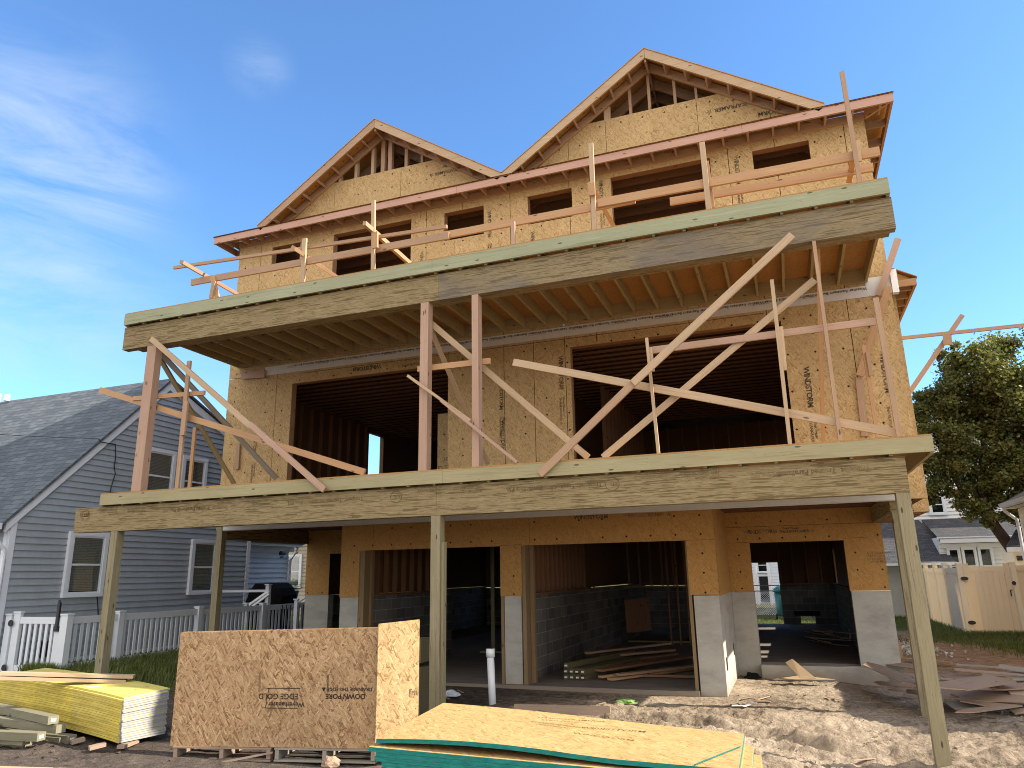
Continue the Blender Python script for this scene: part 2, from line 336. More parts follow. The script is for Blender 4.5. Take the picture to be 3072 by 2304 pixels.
# ---------------------------------------------------------------- geometry helpers
class MB:
    def __init__(s): s.v = []; s.f = []; s.uv = []; s.mi = []; s.cur = 0
    def face(s, pts, uv=None, flip=False):
        pts = [Vector(p) for p in pts]
        if flip: pts = pts[::-1]; uv = uv[::-1] if uv else None
        k = len(s.v); s.v += pts; s.f.append(list(range(k, k+len(pts)))); s.mi.append(s.cur)
        if uv is None:
            n = Vector((0, 0, 0))
            for i in range(len(pts)):
                a, b = pts[i], pts[(i+1) % len(pts)]; n += a.cross(b)
            ax = max(range(3), key=lambda i: abs(n[i]))
            uv = [(p[1], p[2]) if ax == 0 else ((p[0], p[2]) if ax == 1 else (p[0], p[1])) for p in pts]
        s.uv += uv
    def solid(s, vs, faces, uvs=None):
        k = len(s.v); s.v += [Vector(p) for p in vs]
        for j, f in enumerate(faces):
            s.f.append([k+i for i in f]); s.mi.append(s.cur)
            if uvs: s.uv += uvs[j]
            else:
                pts = [Vector(vs[i]) for i in f]; n = (pts[1]-pts[0]).cross(pts[2]-pts[1])
                ax = max(range(3), key=lambda i: abs(n[i]))
                s.uv += [(p[1], p[2]) if ax == 0 else ((p[0], p[2]) if ax == 1 else (p[0], p[1])) for p in pts]
    def board(s, p0, p1, w, t, nrm=(0, -1, 0), bow=0, seg=1):
        """a length of timber from p0 to p1; w across (perpendicular to nrm), t along nrm"""
        p0, p1 = Vector(p0), Vector(p1); d = p1-p0; Ln = d.length; d.normalize()
        n = Vector(nrm); n = (n-d*n.dot(d)).normalized(); u = d.cross(n)
        vs = []; cs = [(-w/2, -t/2), (w/2, -t/2), (w/2, t/2), (-w/2, t/2)]
        for i in range(seg+1):
            q = p0+d*Ln*i/seg + n*bow*math.sin(math.pi*i/seg)
            vs += [q+u*a+n*b for a, b in cs]
        fs = []; uvs = []
        vv = [0, w, w+t, w+t+w, w+t+w+t]
        for i in range(seg):
            for j in range(4):
                a, b = i*4+j, i*4+(j+1) % 4
                fs.append([a, a+4, b+4, b]); x0, x1 = Ln*i/seg, Ln*(i+1)/seg
                uvs.append([(x0, vv[j]), (x1, vv[j]), (x1, vv[j+1]), (x0, vv[j+1])])
        e = seg*4
        fs += [[0, 1, 2, 3], [e+3, e+2, e+1, e]]; uvs += [[(0, 0), (.01, w), (.02, w), (.03, 0)]]*2
        s.solid(vs, fs, uvs); return s
    def box(s, a, b, rot=0, piv=None):
        x0, x1 = sorted((a[0], b[0])); y0, y1 = sorted((a[1], b[1])); z0, z1 = sorted((a[2], b[2]))
        vs = [Vector(p) for p in ((x0, y0, z0), (x1, y0, z0), (x1, y1, z0), (x0, y1, z0), (x0, y0, z1), (x1, y0, z1), (x1, y1, z1), (x0, y1, z1))]
        dims = (x1-x0, y1-y0, z1-z0); ax = dims.index(max(dims))
        fs = [[0, 3, 2, 1], [4, 5, 6, 7], [0, 1, 5, 4], [2, 3, 7, 6], [1, 2, 6, 5], [3, 0, 4, 7]]
        uvs = []
        for f in fs:
            pts = [vs[i] for i in f]; n = (pts[1]-pts[0]).cross(pts[2]-pts[1]); na = max(range(3), key=lambda i: abs(n[i]))
            o = [i for i in range(3) if i != na]
            if s.grain and ax in o: o = [ax]+[i for i in o if i != ax]
            uvs.append([(p[o[0]], p[o[1]]) for p in pts])
        if rot:
            R = Matrix.Rotation(rot, 3, 'Z'); pv = Vector(piv); vs = [R@(p-pv)+pv for p in vs]
        s.solid(vs, fs, uvs); return s
    grain = False
    def prism(s, poly, y0, y1, axis='y'):
        """extrude a polygon given in (x,z) along y (or (y,z) along x, or (x,y) along z)"""
        P = (lambda a, b, d: (a, d, b)) if axis == 'y' else ((lambda a, b, d: (d, a, b)) if axis == 'x' else (lambda a, b, d: (a, b, d)))
        n = len(poly)
        s.face([P(a, b, y0) for a, b in poly]); s.face([P(a, b, y1) for a, b in poly][::-1])
        for i in range(n):
            (a, b), (c, d) = poly[i], poly[(i+1) % n]; l = math.hypot(c-a, d-b)
            s.face([P(a, b, y0), P(a, b, y1), P(c, d, y1), P(c, d, y0)], [(0, y0), (0, y1), (l, y1), (l, y0)])
        return s
    def tube(s, pts, r, n=8, caps=True):
        pts = [Vector(p) for p in pts]; rs = r if isinstance(r, (list, tuple)) else [r]*len(pts); k = len(s.v); vs = []; fs = []; uvs = []; Ln = 0
        for i, p in enumerate(pts):
            d = (pts[min(i+1, len(pts)-1)]-pts[max(i-1, 0)]).normalized(); a = Vector((0, 0, 1)) if abs(d.z) < .9 else Vector((1, 0, 0))
            u = d.cross(a).normalized(); v = d.cross(u)
            vs += [p+(u*math.cos(t*2*math.pi/n)+v*math.sin(t*2*math.pi/n))*rs[i] for t in range(n)]
        for i in range(len(pts)-1):
            for j in range(n):
                fs.append([i*n+j, i*n+(j+1) % n, (i+1)*n+(j+1) % n, (i+1)*n+j]); uvs.append([(i*.3, j*.05), (i*.3, j*.05+.05), (i*.3+.3, j*.05+.05), (i*.3+.3, j*.05)])
        if caps:
            fs += [list(range(n))[::-1], list(range((len(pts)-1)*n, len(pts)*n))]; uvs += [[(0, 0)]*n]*2
        s.solid(vs, fs, uvs); return s
    def build(s, name, mat, parent=None, loc=None, smooth=False, fixn=True):
        me = bpy.data.meshes.new(name)
        o = bpy.data.objects.new(name, me); C.objects.link(o)
        if parent is not None:
            base = Vector((0, 0, 0)); q = parent
            while q: base += Vector(q.location); q = q.parent
            o.parent = parent
        elif loc is not None: base = Vector(loc); o.location = base
        else:
            xs = [p.x for p in s.v]; ys = [p.y for p in s.v]; zs = [p.z for p in s.v]
            base = Vector(((min(xs)+max(xs))/2, (min(ys)+max(ys))/2, min(zs))); o.location = base
        me.from_pydata([tuple(p-base) for p in s.v], [], s.f)
        uvl = me.uv_layers.new(name='UVMap'); flat = [c for u in s.uv for c in u]; uvl.data.foreach_set('uv', flat)
        mats = mat if isinstance(mat, (list, tuple)) else [mat]
        for q in mats: me.materials.append(MATS[q])
        if len(mats) > 1: me.polygons.foreach_set('material_index', s.mi)
        if smooth: me.polygons.foreach_set('use_smooth', [True]*len(s.f))
        if fixn:
            bm = bmesh.new(); bm.from_mesh(me); bmesh.ops.recalc_face_normals(bm, faces=bm.faces); bm.to_mesh(me); bm.free()
        me.update(); return o
class GB(MB): grain = True

def tag(o, label=None, cat=None, group=None, kind=None):
    if label: o['label'] = label
    if cat: o['category'] = cat
    if group: o['group'] = group
    if kind: o['kind'] = kind
    return o
def empty(name, loc, label=None, cat=None, group=None):
    o = bpy.data.objects.new(name, None); C.objects.link(o); o.location = loc; o.empty_display_size = .3
    return tag(o, label, cat, group)
def copy_tree(o, parent=None):
    c = o.copy(); C.objects.link(c)
    if parent: c.parent = parent
    for ch in list(o.children): copy_tree(ch, c)
    return c
def clip(poly, ax, val, keep_less):
    out = []; n = len(poly)
    for i in range(n):
        a, b = poly[i], poly[(i+1) % n]; ia = (a[ax] <= val) == keep_less; ib = (b[ax] <= val) == keep_less
        if ia: out.append(a)
        if ia != ib:
            t = (val-a[ax])/(b[ax]-a[ax]); out.append((a[0]+(b[0]-a[0])*t, a[1]+(b[1]-a[1])*t))
    return out
def wall(mb, pos, thick, u0, u1, z0, z1, holes=(), su=(), sz=(), gap=.011, axis='y'):
    """sheathing with rectangular openings (u0,u1,z0,z1) and open joints at su (list of u or (u,z0,z1)) and sz"""
    hs = [tuple(h) for h in holes]
    for q in su:
        if isinstance(q, tuple): hs.append((q[0]-gap/2, q[0]+gap/2, q[1], q[2]))
        else: hs.append((q-gap/2, q+gap/2, z0, z1))
    for q in sz:
        if isinstance(q, tuple): hs.append((q[1], q[2], q[0]-gap/2, q[0]+gap/2))
        else: hs.append((u0, u1, q-gap/2, q+gap/2))
    us = sorted({u0, u1, *[min(max(x, u0), u1) for h in hs for x in h[:2]]}); zs = sorted({z0, z1, *[min(max(x, z0), z1) for h in hs for x in h[2:]]})
    S = {}
    for i in range(len(us)-1):
        for j in range(len(zs)-1):
            cu, cz = (us[i]+us[i+1])/2, (zs[j]+zs[j+1])/2
            S[i, j] = not any(h[0] < cu < h[1] and h[2] < cz < h[3] for h in hs)
    P = (lambda u, y, z: (u, y, z)) if axis == 'y' else (lambda u, y, z: (y, u, z))
    a, b = pos, pos+thick
    for (i, j), s in S.items():
        if not s: continue
        x0, x1, q0, q1 = us[i], us[i+1], zs[j], zs[j+1]
        mb.face([P(x0, a, q0), P(x1, a, q0), P(x1, a, q1), P(x0, a, q1)], [(x0, q0), (x1, q0), (x1, q1), (x0, q1)])
        mb.face([P(x0, b, q0), P(x0, b, q1), P(x1, b, q1), P(x1, b, q0)], [(x0, q0), (x0, q1), (x1, q1), (x1, q0)])
        if not S.get((i-1, j)): mb.face([P(x0, a, q0), P(x0, a, q1), P(x0, b, q1), P(x0, b, q0)])
        if not S.get((i+1, j)): mb.face([P(x1, a, q0), P(x1, b, q0), P(x1, b, q1), P(x1, a, q1)])
        if not S.get((i, j-1)): mb.face([P(x0, a, q0), P(x0, b, q0), P(x1, b, q0), P(x1, a, q0)])
        if not S.get((i, j+1)): mb.face([P(x0, a, q1), P(x1, a, q1), P(x1, b, q1), P(x0, b, q1)])
    return mb
def laps(mb, poly, course, place, out=.013):
    """lapped siding over a convex outline in (u,z); place(u,z,d) puts a point d metres proud of the wall"""
    z = min(p[1] for p in poly); zt = max(p[1] for p in poly)
    while z < zt-1e-4:
        q = clip(clip(poly, 1, z, False), 1, min(z+course, zt), True)
        if len(q) > 2:
            mb.face([place(u, v, out*(1-(v-z)/course)) for u, v in q], list(q))
            lo = sorted(u for u, v in q if abs(v-z) < 1e-6)
            if len(lo) > 1: mb.face([place(lo[0], z, 0), place(lo[-1], z, 0), place(lo[-1], z, out), place(lo[0], z, out)])
        z += course
    return mb
DG = None
def stamp(name, text, size, origin, u, v, mat, parent, n_off=.004, weight=0., spacing=1., align='LEFT'):
    """ink lettering: text laid out from origin along u (reading direction), v = up direction of the letters"""
    cu = bpy.data.curves.new('t', 'FONT'); cu.body = text; cu.size = size; cu.offset = weight; cu.align_x = align; cu.space_character = spacing; cu.resolution_u = 2
    t = bpy.data.objects.new('t', cu); C.objects.link(t)
    dg = bpy.context.evaluated_depsgraph_get(); me = bpy.data.meshes.new_from_object(t.evaluated_get(dg))
    bpy.data.objects.remove(t); bpy.data.curves.remove(cu)
    u = Vector(u).normalized(); v = Vector(v); v = (v-u*v.dot(u)).normalized(); n = u.cross(v)
    M = Matrix((u, v, n)).transposed().to_4x4()
    base = Vector((0, 0, 0)); q = parent
    while q: base += Vector(q.location); q = q.parent
    M.translation = Vector(origin)+n*n_off-base; me.transform(M)
    me.name = name; me.materials.clear(); me.materials.append(MATS[mat])
    o = bpy.data.objects.new(name, me); C.objects.link(o); o.parent = parent; return o

# ================================================================ GROUND
def lerp_table(x, T):
    if x <= T[0][0]: return T[0][1]
    for (a, b), (c, d) in zip(T, T[1:]):
        if x <= c: return b+(d-b)*(x-a)/(c-a)
    return T[-1][1]
def gz(x, y):
    near = lerp_table(x, [(-60, .4), (-14, .28), (-12.5, .24), (-11, .16), (-9.5, .04), (-7, -.06), (-5, -.12), (-2, -.13), (1.3, -.17), (4, -.15), (8, 0)])
    far = lerp_table(x, [(-60, .4), (-14, .28), (-12.5, .24), (-11, .16), (-9, .03), (-1, -.02), (1.3, -.11), (4, -.06), (8, 0)])
    t = min(1, max(0, (y-8.5)/3)); return near*(1-t)+far*t
def gnoise(x, y):
    if not (-13 < x < 9 and 2 < y < 27): return 0
    if y > 12.2 and -10.8 < x < -1.1: return 0
    if y > 14.7 and -10.8 < x < 1.7: return 0
    e = min(1, (x+13)/2, (9-x)/3, (y-2)/1, (27-y)/2)
    if y < 11.5 and x > -3.5: e *= 1.5
    if y > 10.5 and -10.8 < x < -1: e *= max(0, min(1, (12.2-y)/1.5))*.8+.2
    if -7.6 < x < -3.8 and 6.7 < y < 8.6: e *= .25
    p = Vector((x, y, 0))
    r = noise.noise(p*.9)*.05 + noise.noise(p*2.7+Vector((4, 0, 0)))*.018 - abs(noise.noise(p*5.5))*.022 + noise.noise(Vector((x*10, y*17, 0)))*.024 + abs(noise.noise(Vector((x*17+3, y*19, 0))))*.018 + .006
    # a tyre rut and a kicked-up ridge
    for c0, am in ((9.9, .055), (8.15, .04), (11.15, .035)):
        rut = abs((y-(c0+.35*math.sin(x*.8+c0)-.08*x))+.12*noise.noise(p*1.3)); r += -am*math.exp(-(rut/.13)**2)+am*.8*math.exp(-((rut-.27)/.10)**2)*(1+noise.noise(p*4)) + am*.25*math.sin(x*38+y*20)*math.exp(-(rut/.12)**2)
    return r*e
def axis_pts(lo, hi, fine0, fine1, fs, grow=1.35):
    p = []; x = fine0
    while x < fine1: p.append(x); x += fs
    s = fs; x = fine1
    while x < hi: p.append(x); s *= grow; x += s
    p.append(hi); s = fs; x = fine0-fs
    while x > lo: p.append(x); s *= grow; x -= s
    p.append(lo); return sorted(p)
gx = axis_pts(-1500, 1500, -8.8, 3.6, .036); gy = axis_pts(-400, 2500, 4.6, 14.6, .038)
me = bpy.data.meshes.new('ground'); nx = len(gx)
me.from_pydata([(x, y, gz(x, y)+gnoise(x, y)) for y in gy for x in gx], [], [(j*nx+i, j*nx+i+1, (j+1)*nx+i+1, (j+1)*nx+i) for j in range(len(gy)-1) for i in range(nx-1)])
me.materials.append(MATS['soil']); me.polygons.foreach_set('use_smooth', [True]*len(me.polygons))
ground = bpy.data.objects.new('ground', me); C.objects.link(ground); tag(ground, kind='structure')
def GZ(x, y): return gz(x, y)+gnoise(x, y)

# ================================================================ THE HOUSE BEING BUILT
XL, XR = -10.87, 1.90; YW = 12.0; ZT = 9.08
H = empty('house_under_construction', (-4.5, 12, 0), 'three storey wooden house shell sheathed in bare strand board with two gables', 'house')
b = MB()   # top storey front wall
wins = [(-9.98, -9.24, 8.50, 8.91), (-8.40, -6.545, 6.47, 8.92), (-5.80, -4.945, 8.29, 8.90), (-4.03, -3.15, 8.305, 8.90), (-2.40, -.608, 6.47, 8.945), (.105, 1.02, 8.34, 8.90)]
su3 = [-10.275, (-8.45, 8.92, 9.08), (-8.0, 6.43, 6.5), (-6.33, 8.9, 9.08), -6.2, (-5.584, 6.43, 8.29), (-5.4, 8.9, 9.08), -4.393, (-3.2, 6.43, 8.31), (-3.2, 8.9, 9.08), (-2.8, 6.43, 9.08), (-.30, 6.43, 9.08), (.475, 8.9, 9.08), (.48, 6.43, 8.34), 1.577]
wall(b, YW, .014, XL, XR, 6.43, ZT, wins, su3)
b.build('upper_sheathing', 'osb_wall', H)
b = MB()   # middle storey front wall
ops = [(-9.232, -5.70, 3.26, 5.73), (-3.303, .25, 3.26, 5.765)]
wall(b, YW, .014, XL, XR, 2.82, 6.43, ops, [-9.62, -4.568, -3.992, (-3.40, 3.2, 6.43), (1.25, 2.8, 6.43), (-7.2, 5.73, 6.43), (-5.7, 5.73, 6.43), (-2.81, 5.8, 6.43), (-1.2, 5.77, 6.43), (.044, 5.8, 6.43)], [(6.0, XL, -9.62), (5.93, -9.0, .0)])
b.build('middle_sheathing', 'osb_wall', H)
YG, YR = 12.35, 14.9
def wpart(nm, mt, *a, **k): g = MB(); wall(g, *a, **k); return g.build(nm, mt, H)
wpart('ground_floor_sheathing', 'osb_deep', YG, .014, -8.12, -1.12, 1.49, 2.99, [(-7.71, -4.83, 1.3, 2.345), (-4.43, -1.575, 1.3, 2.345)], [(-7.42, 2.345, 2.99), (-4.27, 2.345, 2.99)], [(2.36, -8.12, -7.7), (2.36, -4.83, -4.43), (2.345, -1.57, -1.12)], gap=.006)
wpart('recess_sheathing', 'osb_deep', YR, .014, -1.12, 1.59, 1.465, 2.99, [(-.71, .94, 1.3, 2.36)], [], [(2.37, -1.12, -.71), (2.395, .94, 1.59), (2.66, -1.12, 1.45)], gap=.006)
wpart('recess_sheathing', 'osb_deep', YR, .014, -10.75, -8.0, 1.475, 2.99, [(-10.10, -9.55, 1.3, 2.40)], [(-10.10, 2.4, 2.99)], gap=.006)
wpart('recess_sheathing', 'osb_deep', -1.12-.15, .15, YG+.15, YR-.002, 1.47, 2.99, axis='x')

# concrete piers and stem walls
for p0, p1 in (((-8.11, YG+.01, -.3), (-7.715, YG+.21, 1.487)), ((-4.76, YG+.01, -.3), (-4.45, YG+.21, 1.505)), ((-1.52, YG+.01, -.3), (-1.125, YG+.21, 1.478)), ((-1.33, YG+.212, -.3), (-1.125, YR-.002, 1.467)), ((-1.125, YR+.01, -.3), (-.71, YR+.21, 1.462)), ((.96, YR+.01, -.3), (1.60, YR+.21, 1.46)), ((-10.74, YR+.01, -.3), (-10.10, YR+.21, 1.472))):
    MB().box(p0, p1).build('concrete_pier', 'concrete', H)

b = MB(); b.box((-.705, YR-.16, -.3), (1.35, YR+.005, .19)); b.build('door_step', 'concrete', H)
MB().box((-10.7, YG-.09, -.3), (-1.53, 25.4, .06)).build('floor_slab', 'slab', H); MB().box((-1.52, YR+.22, -.3), (1.2, 25.4, .20)).build('floor_slab', 'slab', H)
for y, z in ((12.62, .33), (14.2, .40)): MB().box((-1.127, y, z), (-1.119, y+.18, z+.19)).build('foundation_vent', 'black_plastic', H)
for x0, x1, zt in ((-7.71, -7.60, 2.345), (-7.60, -7.55, 2.345), (-4.83, -4.77, 1.49), (-4.43, -4.36, 2.345), (-4.355, -4.28, 2.345), (-1.60, -1.545, 2.345)):
    GB().box((x0, YG+.213 if zt > 2 and x0 not in (-7.71, -4.43, -1.60) else YG+.02, .06), (x1-.003, YG+.30 if zt > 2 and x0 not in (-7.71, -4.43, -1.60) else YG+.212, zt-.002)).build('door_jamb', 'wood_jamb', H)
for x0, x1, z0, z1 in wins+ops:
    b = GB(); b.box((x0-.05, YW+.017, z0), (x0-.001, YW+.155, z1)); b.box((x1+.001, YW+.017, z0), (x1+.05, YW+.155, z1)); b.box((x0, YW+.017, z1+.001), (x1, YW+.155, z1+.05))
    if z0 > 7: b.box((x0, YW+.017, z0-.05), (x1, YW+.155, z0-.002))
    b.build('window_framing', 'wood_header', H)
# floors, side and back walls
for z in (6.21, 3.215): MB().box((XL, YW+.16, z), (XR, 25.8, z+.025)).build('floor_deck', 'osb_inside_shaded', H)
wpart('side_and_back_sheathing', 'osb_inside_shaded', XL, .12, YW+.155, 25.8, 2.82, ZT, [(17.5, 18.3, 3.3, 5.8), (14, 15, 7.6, 8.8), (20, 21, 7.6, 8.8)], axis='x')
wpart('side_and_back_sheathing', 'osb_inside_shaded', XR-.12, .12, YW+.155, 25.8, 2.82, ZT, [(15.5, 17, 4.2, 5.6), (19.5, 21, 4.2, 5.6), (15, 16, 7.6, 8.8)], axis='x')
wpart('side_and_back_sheathing', 'osb_inside_shaded', 25.8, .12, XL, XR, 2.82, ZT, [(-9, -7.8, 4.2, 5.6), (-2.5, -.8, 4.2, 5.6)])
wpart('block_wall', 'block', 25.5, .2, -10.7, -1.35, 0, 1.40, [(-6.6, -5.2, .06, 1.6)]); wpart('block_wall', 'block', 25.5, .2, -1.35, 1.35, .15, 1.40, [(-1.22, -.42, .2, 1.6), (.10, .52, .22, .44)])
wpart('block_wall', 'block', -4.62, .19, YG+.32, 24, .0, 1.49, axis='x', holes=[(12.85, 13.05, .26, .46)]); wpart('block_wall', 'block', -7.9, .19, YG+.22, 16.5, .0, 1.49, axis='x')
wpart('block_wall', 'block', 1.16, .19, YR+.22, 25.48, .15, 1.42, axis='x', holes=[(20.2, 20.7, .2, .42)]); wpart('block_wall', 'block', -10.7, .19, YR+.22, 25.48, 0, 1.45, axis='x')
wpart('rear_sheathing', 'osb_inside_shaded', 25.52, .15, -10.7, 1.35, 1.42, 2.9, [(-1.22, -.42, 1.3, 2.09), (-6.6, -5.2, 1.3, 2.2), (-9.2, -8.4, 1.5, 2.3), (-8.15, -7.95, 1.45, 2.3), (-6.65, -6.0, 1.55, 2.2)])
wpart('rear_sheathing', 'osb_inside_shaded', 1.2, .13, YR+.22, 25.48, 1.44, 2.9, axis='x', holes=[(16.2, 16.6, 1.45, 2.45), (17, 17.6, 1.45, 2.45), (18.6, 19.2, 1.45, 2.45), (23.6, 24.5, 1.45, 2.45)])
wpart('rear_sheathing', 'osb_inside_shaded', -4.6, .02, YG+.32, 24, 1.53, 2.9, axis='x'); wpart('rear_sheathing', 'osb_inside_shaded', -10.68, .15, YR+.22, 25.48, 1.46, 2.9, axis='x', holes=[(17.2, 18, 1.6, 2.4)])
b = MB(); b.box((-.08, 25.47, .46), (.68, 25.498, .60)); b.build('vent_lintel', 'room_dark', H)

def studs(mb_wood, name_parent, pts, z0, z1, dx, dy, name='stud'):
    for x, y in pts:
        g = GB(); g.box((x, y, z0), (x+dx, y+dy, z1)); g.build(name, mb_wood, name_parent)
fr = GB(); fr.box((-4.42, YG+.32, 1.492), (-4.33, 24, 1.53)); part = fr.build('garage_stud_wall', 'wood_interior_shaded', H)
studs('wood_interior_shaded', part, [(-4.56, 12.75+i*.30) for i in range(14)], 1.53, 2.9, .13, .04)
fr = GB(); fr.box((-7.86, YG+.32, 1.492), (-7.74, 16.5, 1.53)); part = fr.build('left_garage_stud_wall', 'wood_interior_shaded', H)
studs('wood_interior_shaded', part, [(-7.84, 12.75+i*.37) for i in range(10)], 1.53, 2.9, .1, .04)
fr = MB(); fr.box((-7.9, YG+.33, 1.54), (-7.87, 16.5, 2.9)); fr.build('left_garage_panel', 'osb_inside_shaded', H)
fr = GB(); fr.box((-.4, 25.36, 1.402), (1.15, 25.49, 1.44)); part = fr.build('back_stud_wall', 'wood_interior_shaded', H)
studs('wood_interior_shaded', part, [(-.38+i*.40, 25.37) for i in range(4)], 1.44, 2.9, .04, .12)
fr = GB(); fr.box((-7.2, 17.0, .062), (-4.8, 17.09, .1)); part = fr.build('partition_wall', 'wood_treated', H)
studs('wood_treated', part, [(-6.9+i*.36, 17.0+.35*i) for i in range(6)], .10, 2.9, .09, .04)
studs('wood_treated', part, [(-6.2+i*.30, 19.5) for i in range(5)], .10, 2.9, .04, .09)
fr = GB(); fr.box((-4.3, 20.3, .062), (-1.55, 20.39, .1)); part = fr.build('garage_back_partition', 'wood_treated', H)
studs('wood_interior_shaded', part, [(-3.0+i*.23, 19.2) for i in range(3)]+[(-2.0+i*.12, 16.5+.3*i) for i in range(4)], .10, 2.9, .04, .09)
fr = GB(); fr.box((-4.3, 20.2, 1.45), (-1.6, 20.25, 1.5)); part = fr.build('garage_back_wall', 'wood_interior_shaded', H)
studs('wood_interior_shaded', part, [(-4.2+i*.30, 20.26) for i in range(9)], 1.5, 2.9, .04, .09)
# middle storey: side stud walls seen through the two openings
fr = GB(); fr.box((-10.73, 12.4, 3.245), (-10.64, 24, 3.28)); part = fr.build('left_room_stud_wall', 'wood_interior_shaded', H)
studs('wood_interior_shaded', part, [(-10.73, 12.6+i*.42) for i in range(12)], 3.28, 5.9, .09, .04)
fr = GB(); fr.box((-9.0, 20, 3.245), (-5.2, 20.09, 3.28)); part = fr.build('left_room_back_wall', 'wood_interior_shaded', H)
studs('wood_interior_shaded', part, [(-9.0+i*.42, 20) for i in range(9)], 3.28, 5.9, .04, .09)
fr = MB(); fr.box((-9.1, 20.1, 3.25), (-5.1, 20.12, 5.9)); fr.build('left_room_panel', 'osb_inside_shaded', H)
fr = GB(); fr.box((-3.6, 15.5, 3.245), (-3.51, 21, 3.28)); part = fr.build('right_room_stud_wall', 'wood_interior_shaded', H)
studs('wood_interior_shaded', part, [(-3.6, 15.5+i*.42) for i in range(12)], 3.28, 5.9, .09, .04)
fr = GB(); fr.box((-3.6, 21, 3.245), (.4, 21.09, 3.28)); fr.box((-1.4, 21, 4.3), (.4, 21.09, 4.36)); part = fr.build('right_room_back_wall', 'wood_interior_shaded', H)
studs('wood_interior_shaded', part, [(-3.4+i*.42, 21) for i in range(9)], 3.28, 5.9, .04, .09)
MB().box((-3.7, 21.3, 3.25), (1.7, 21.32, 5.9)).build('right_room_panel', 'osb_inside_shaded', H); MB().box((-4.4, 12.2, 3.25), (-4.38, 25.6, 5.9)).build('party_wall_panel', 'osb_inside_shaded', H)
fr = MB(); fr.box((-6.35, 12.9, 3.245), (-5.3, 12.93, 5.0)); pnl = fr.build('leaning_wall_panel', 'osb_wall', H)
for z in (6.0,):   # ceiling joists run along the front: middle storey
    for i in range(26):
        g = GB(); g.box((XL+.15, 12.467+i*.305, 5.968), (XR-.15, 12.477+i*.305, 6.17)); jo = g.build('ceiling_joist', 'joist_web_shaded', H)
        g = GB(); g.box((XL+.15, 12.44+i*.305, 5.93), (XR-.15, 12.504+i*.305, 5.967)); g.build('flange', 'wood_interior_shaded', jo)
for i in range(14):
    g = GB(); g.box((XL+.15, 12.5+i*.41, 9.0), (XR-.15, 12.54+i*.41, 9.2)); g.build('attic_joist', 'wood_interior_shaded', H)
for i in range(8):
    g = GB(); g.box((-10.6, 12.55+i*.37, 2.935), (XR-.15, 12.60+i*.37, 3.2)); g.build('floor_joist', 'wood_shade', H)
MB().box((-10.87, YW+.155, 3.0), (XR, 14.88, 3.012)).build('ground_floor_ceiling', 'osb_deep', H); MB().box((-10.6, 15.1, 2.92), (XR-.2, 25.4, 2.935)).build('ground_floor_ceiling', 'osb_inside_shaded', H)

# white weather barrier strips
b = MB(); b.box((-9.94, YW-.012, 5.975), (1.68, YW-.004, 6.16)); b.box((1.55, YW-.014, 5.985), (1.905, YW-.013, 6.28)); b.box((-10.8, YW-.01, 2.815), (1.62, YW-.003, 2.98))
b.box((XL+.1, YW+.02, 2.808), (1.62, YW+.13, 2.8185))
wrap = b.build('weather_barrier_strip', 'house_wrap', H)
for i in range(15):
    stamp('lettering', 'Weather Resistant Barrier', .062, (-9.0+i*.77+.55, YW-.012, 6.13), (-1, 0, 0), (0, 0, -1), 'ink', wrap, spacing=1.12, weight=.002) if i < 14 else None
    if i < 14: stamp('small_print', 'Manufactured by engineered wood\nLimited warranty applies\nSee installation guide', .022, (-9.15+i*.77, YW-.012, 6.085), (-1, 0, 0), (0, 0, -1), 'ink', wrap)
g = MB(); g.box((1.91, YW-.06, 5.97), (2.0, YW+.05, 6.35)); g.build('wrapped_corner', 'film_white', H)

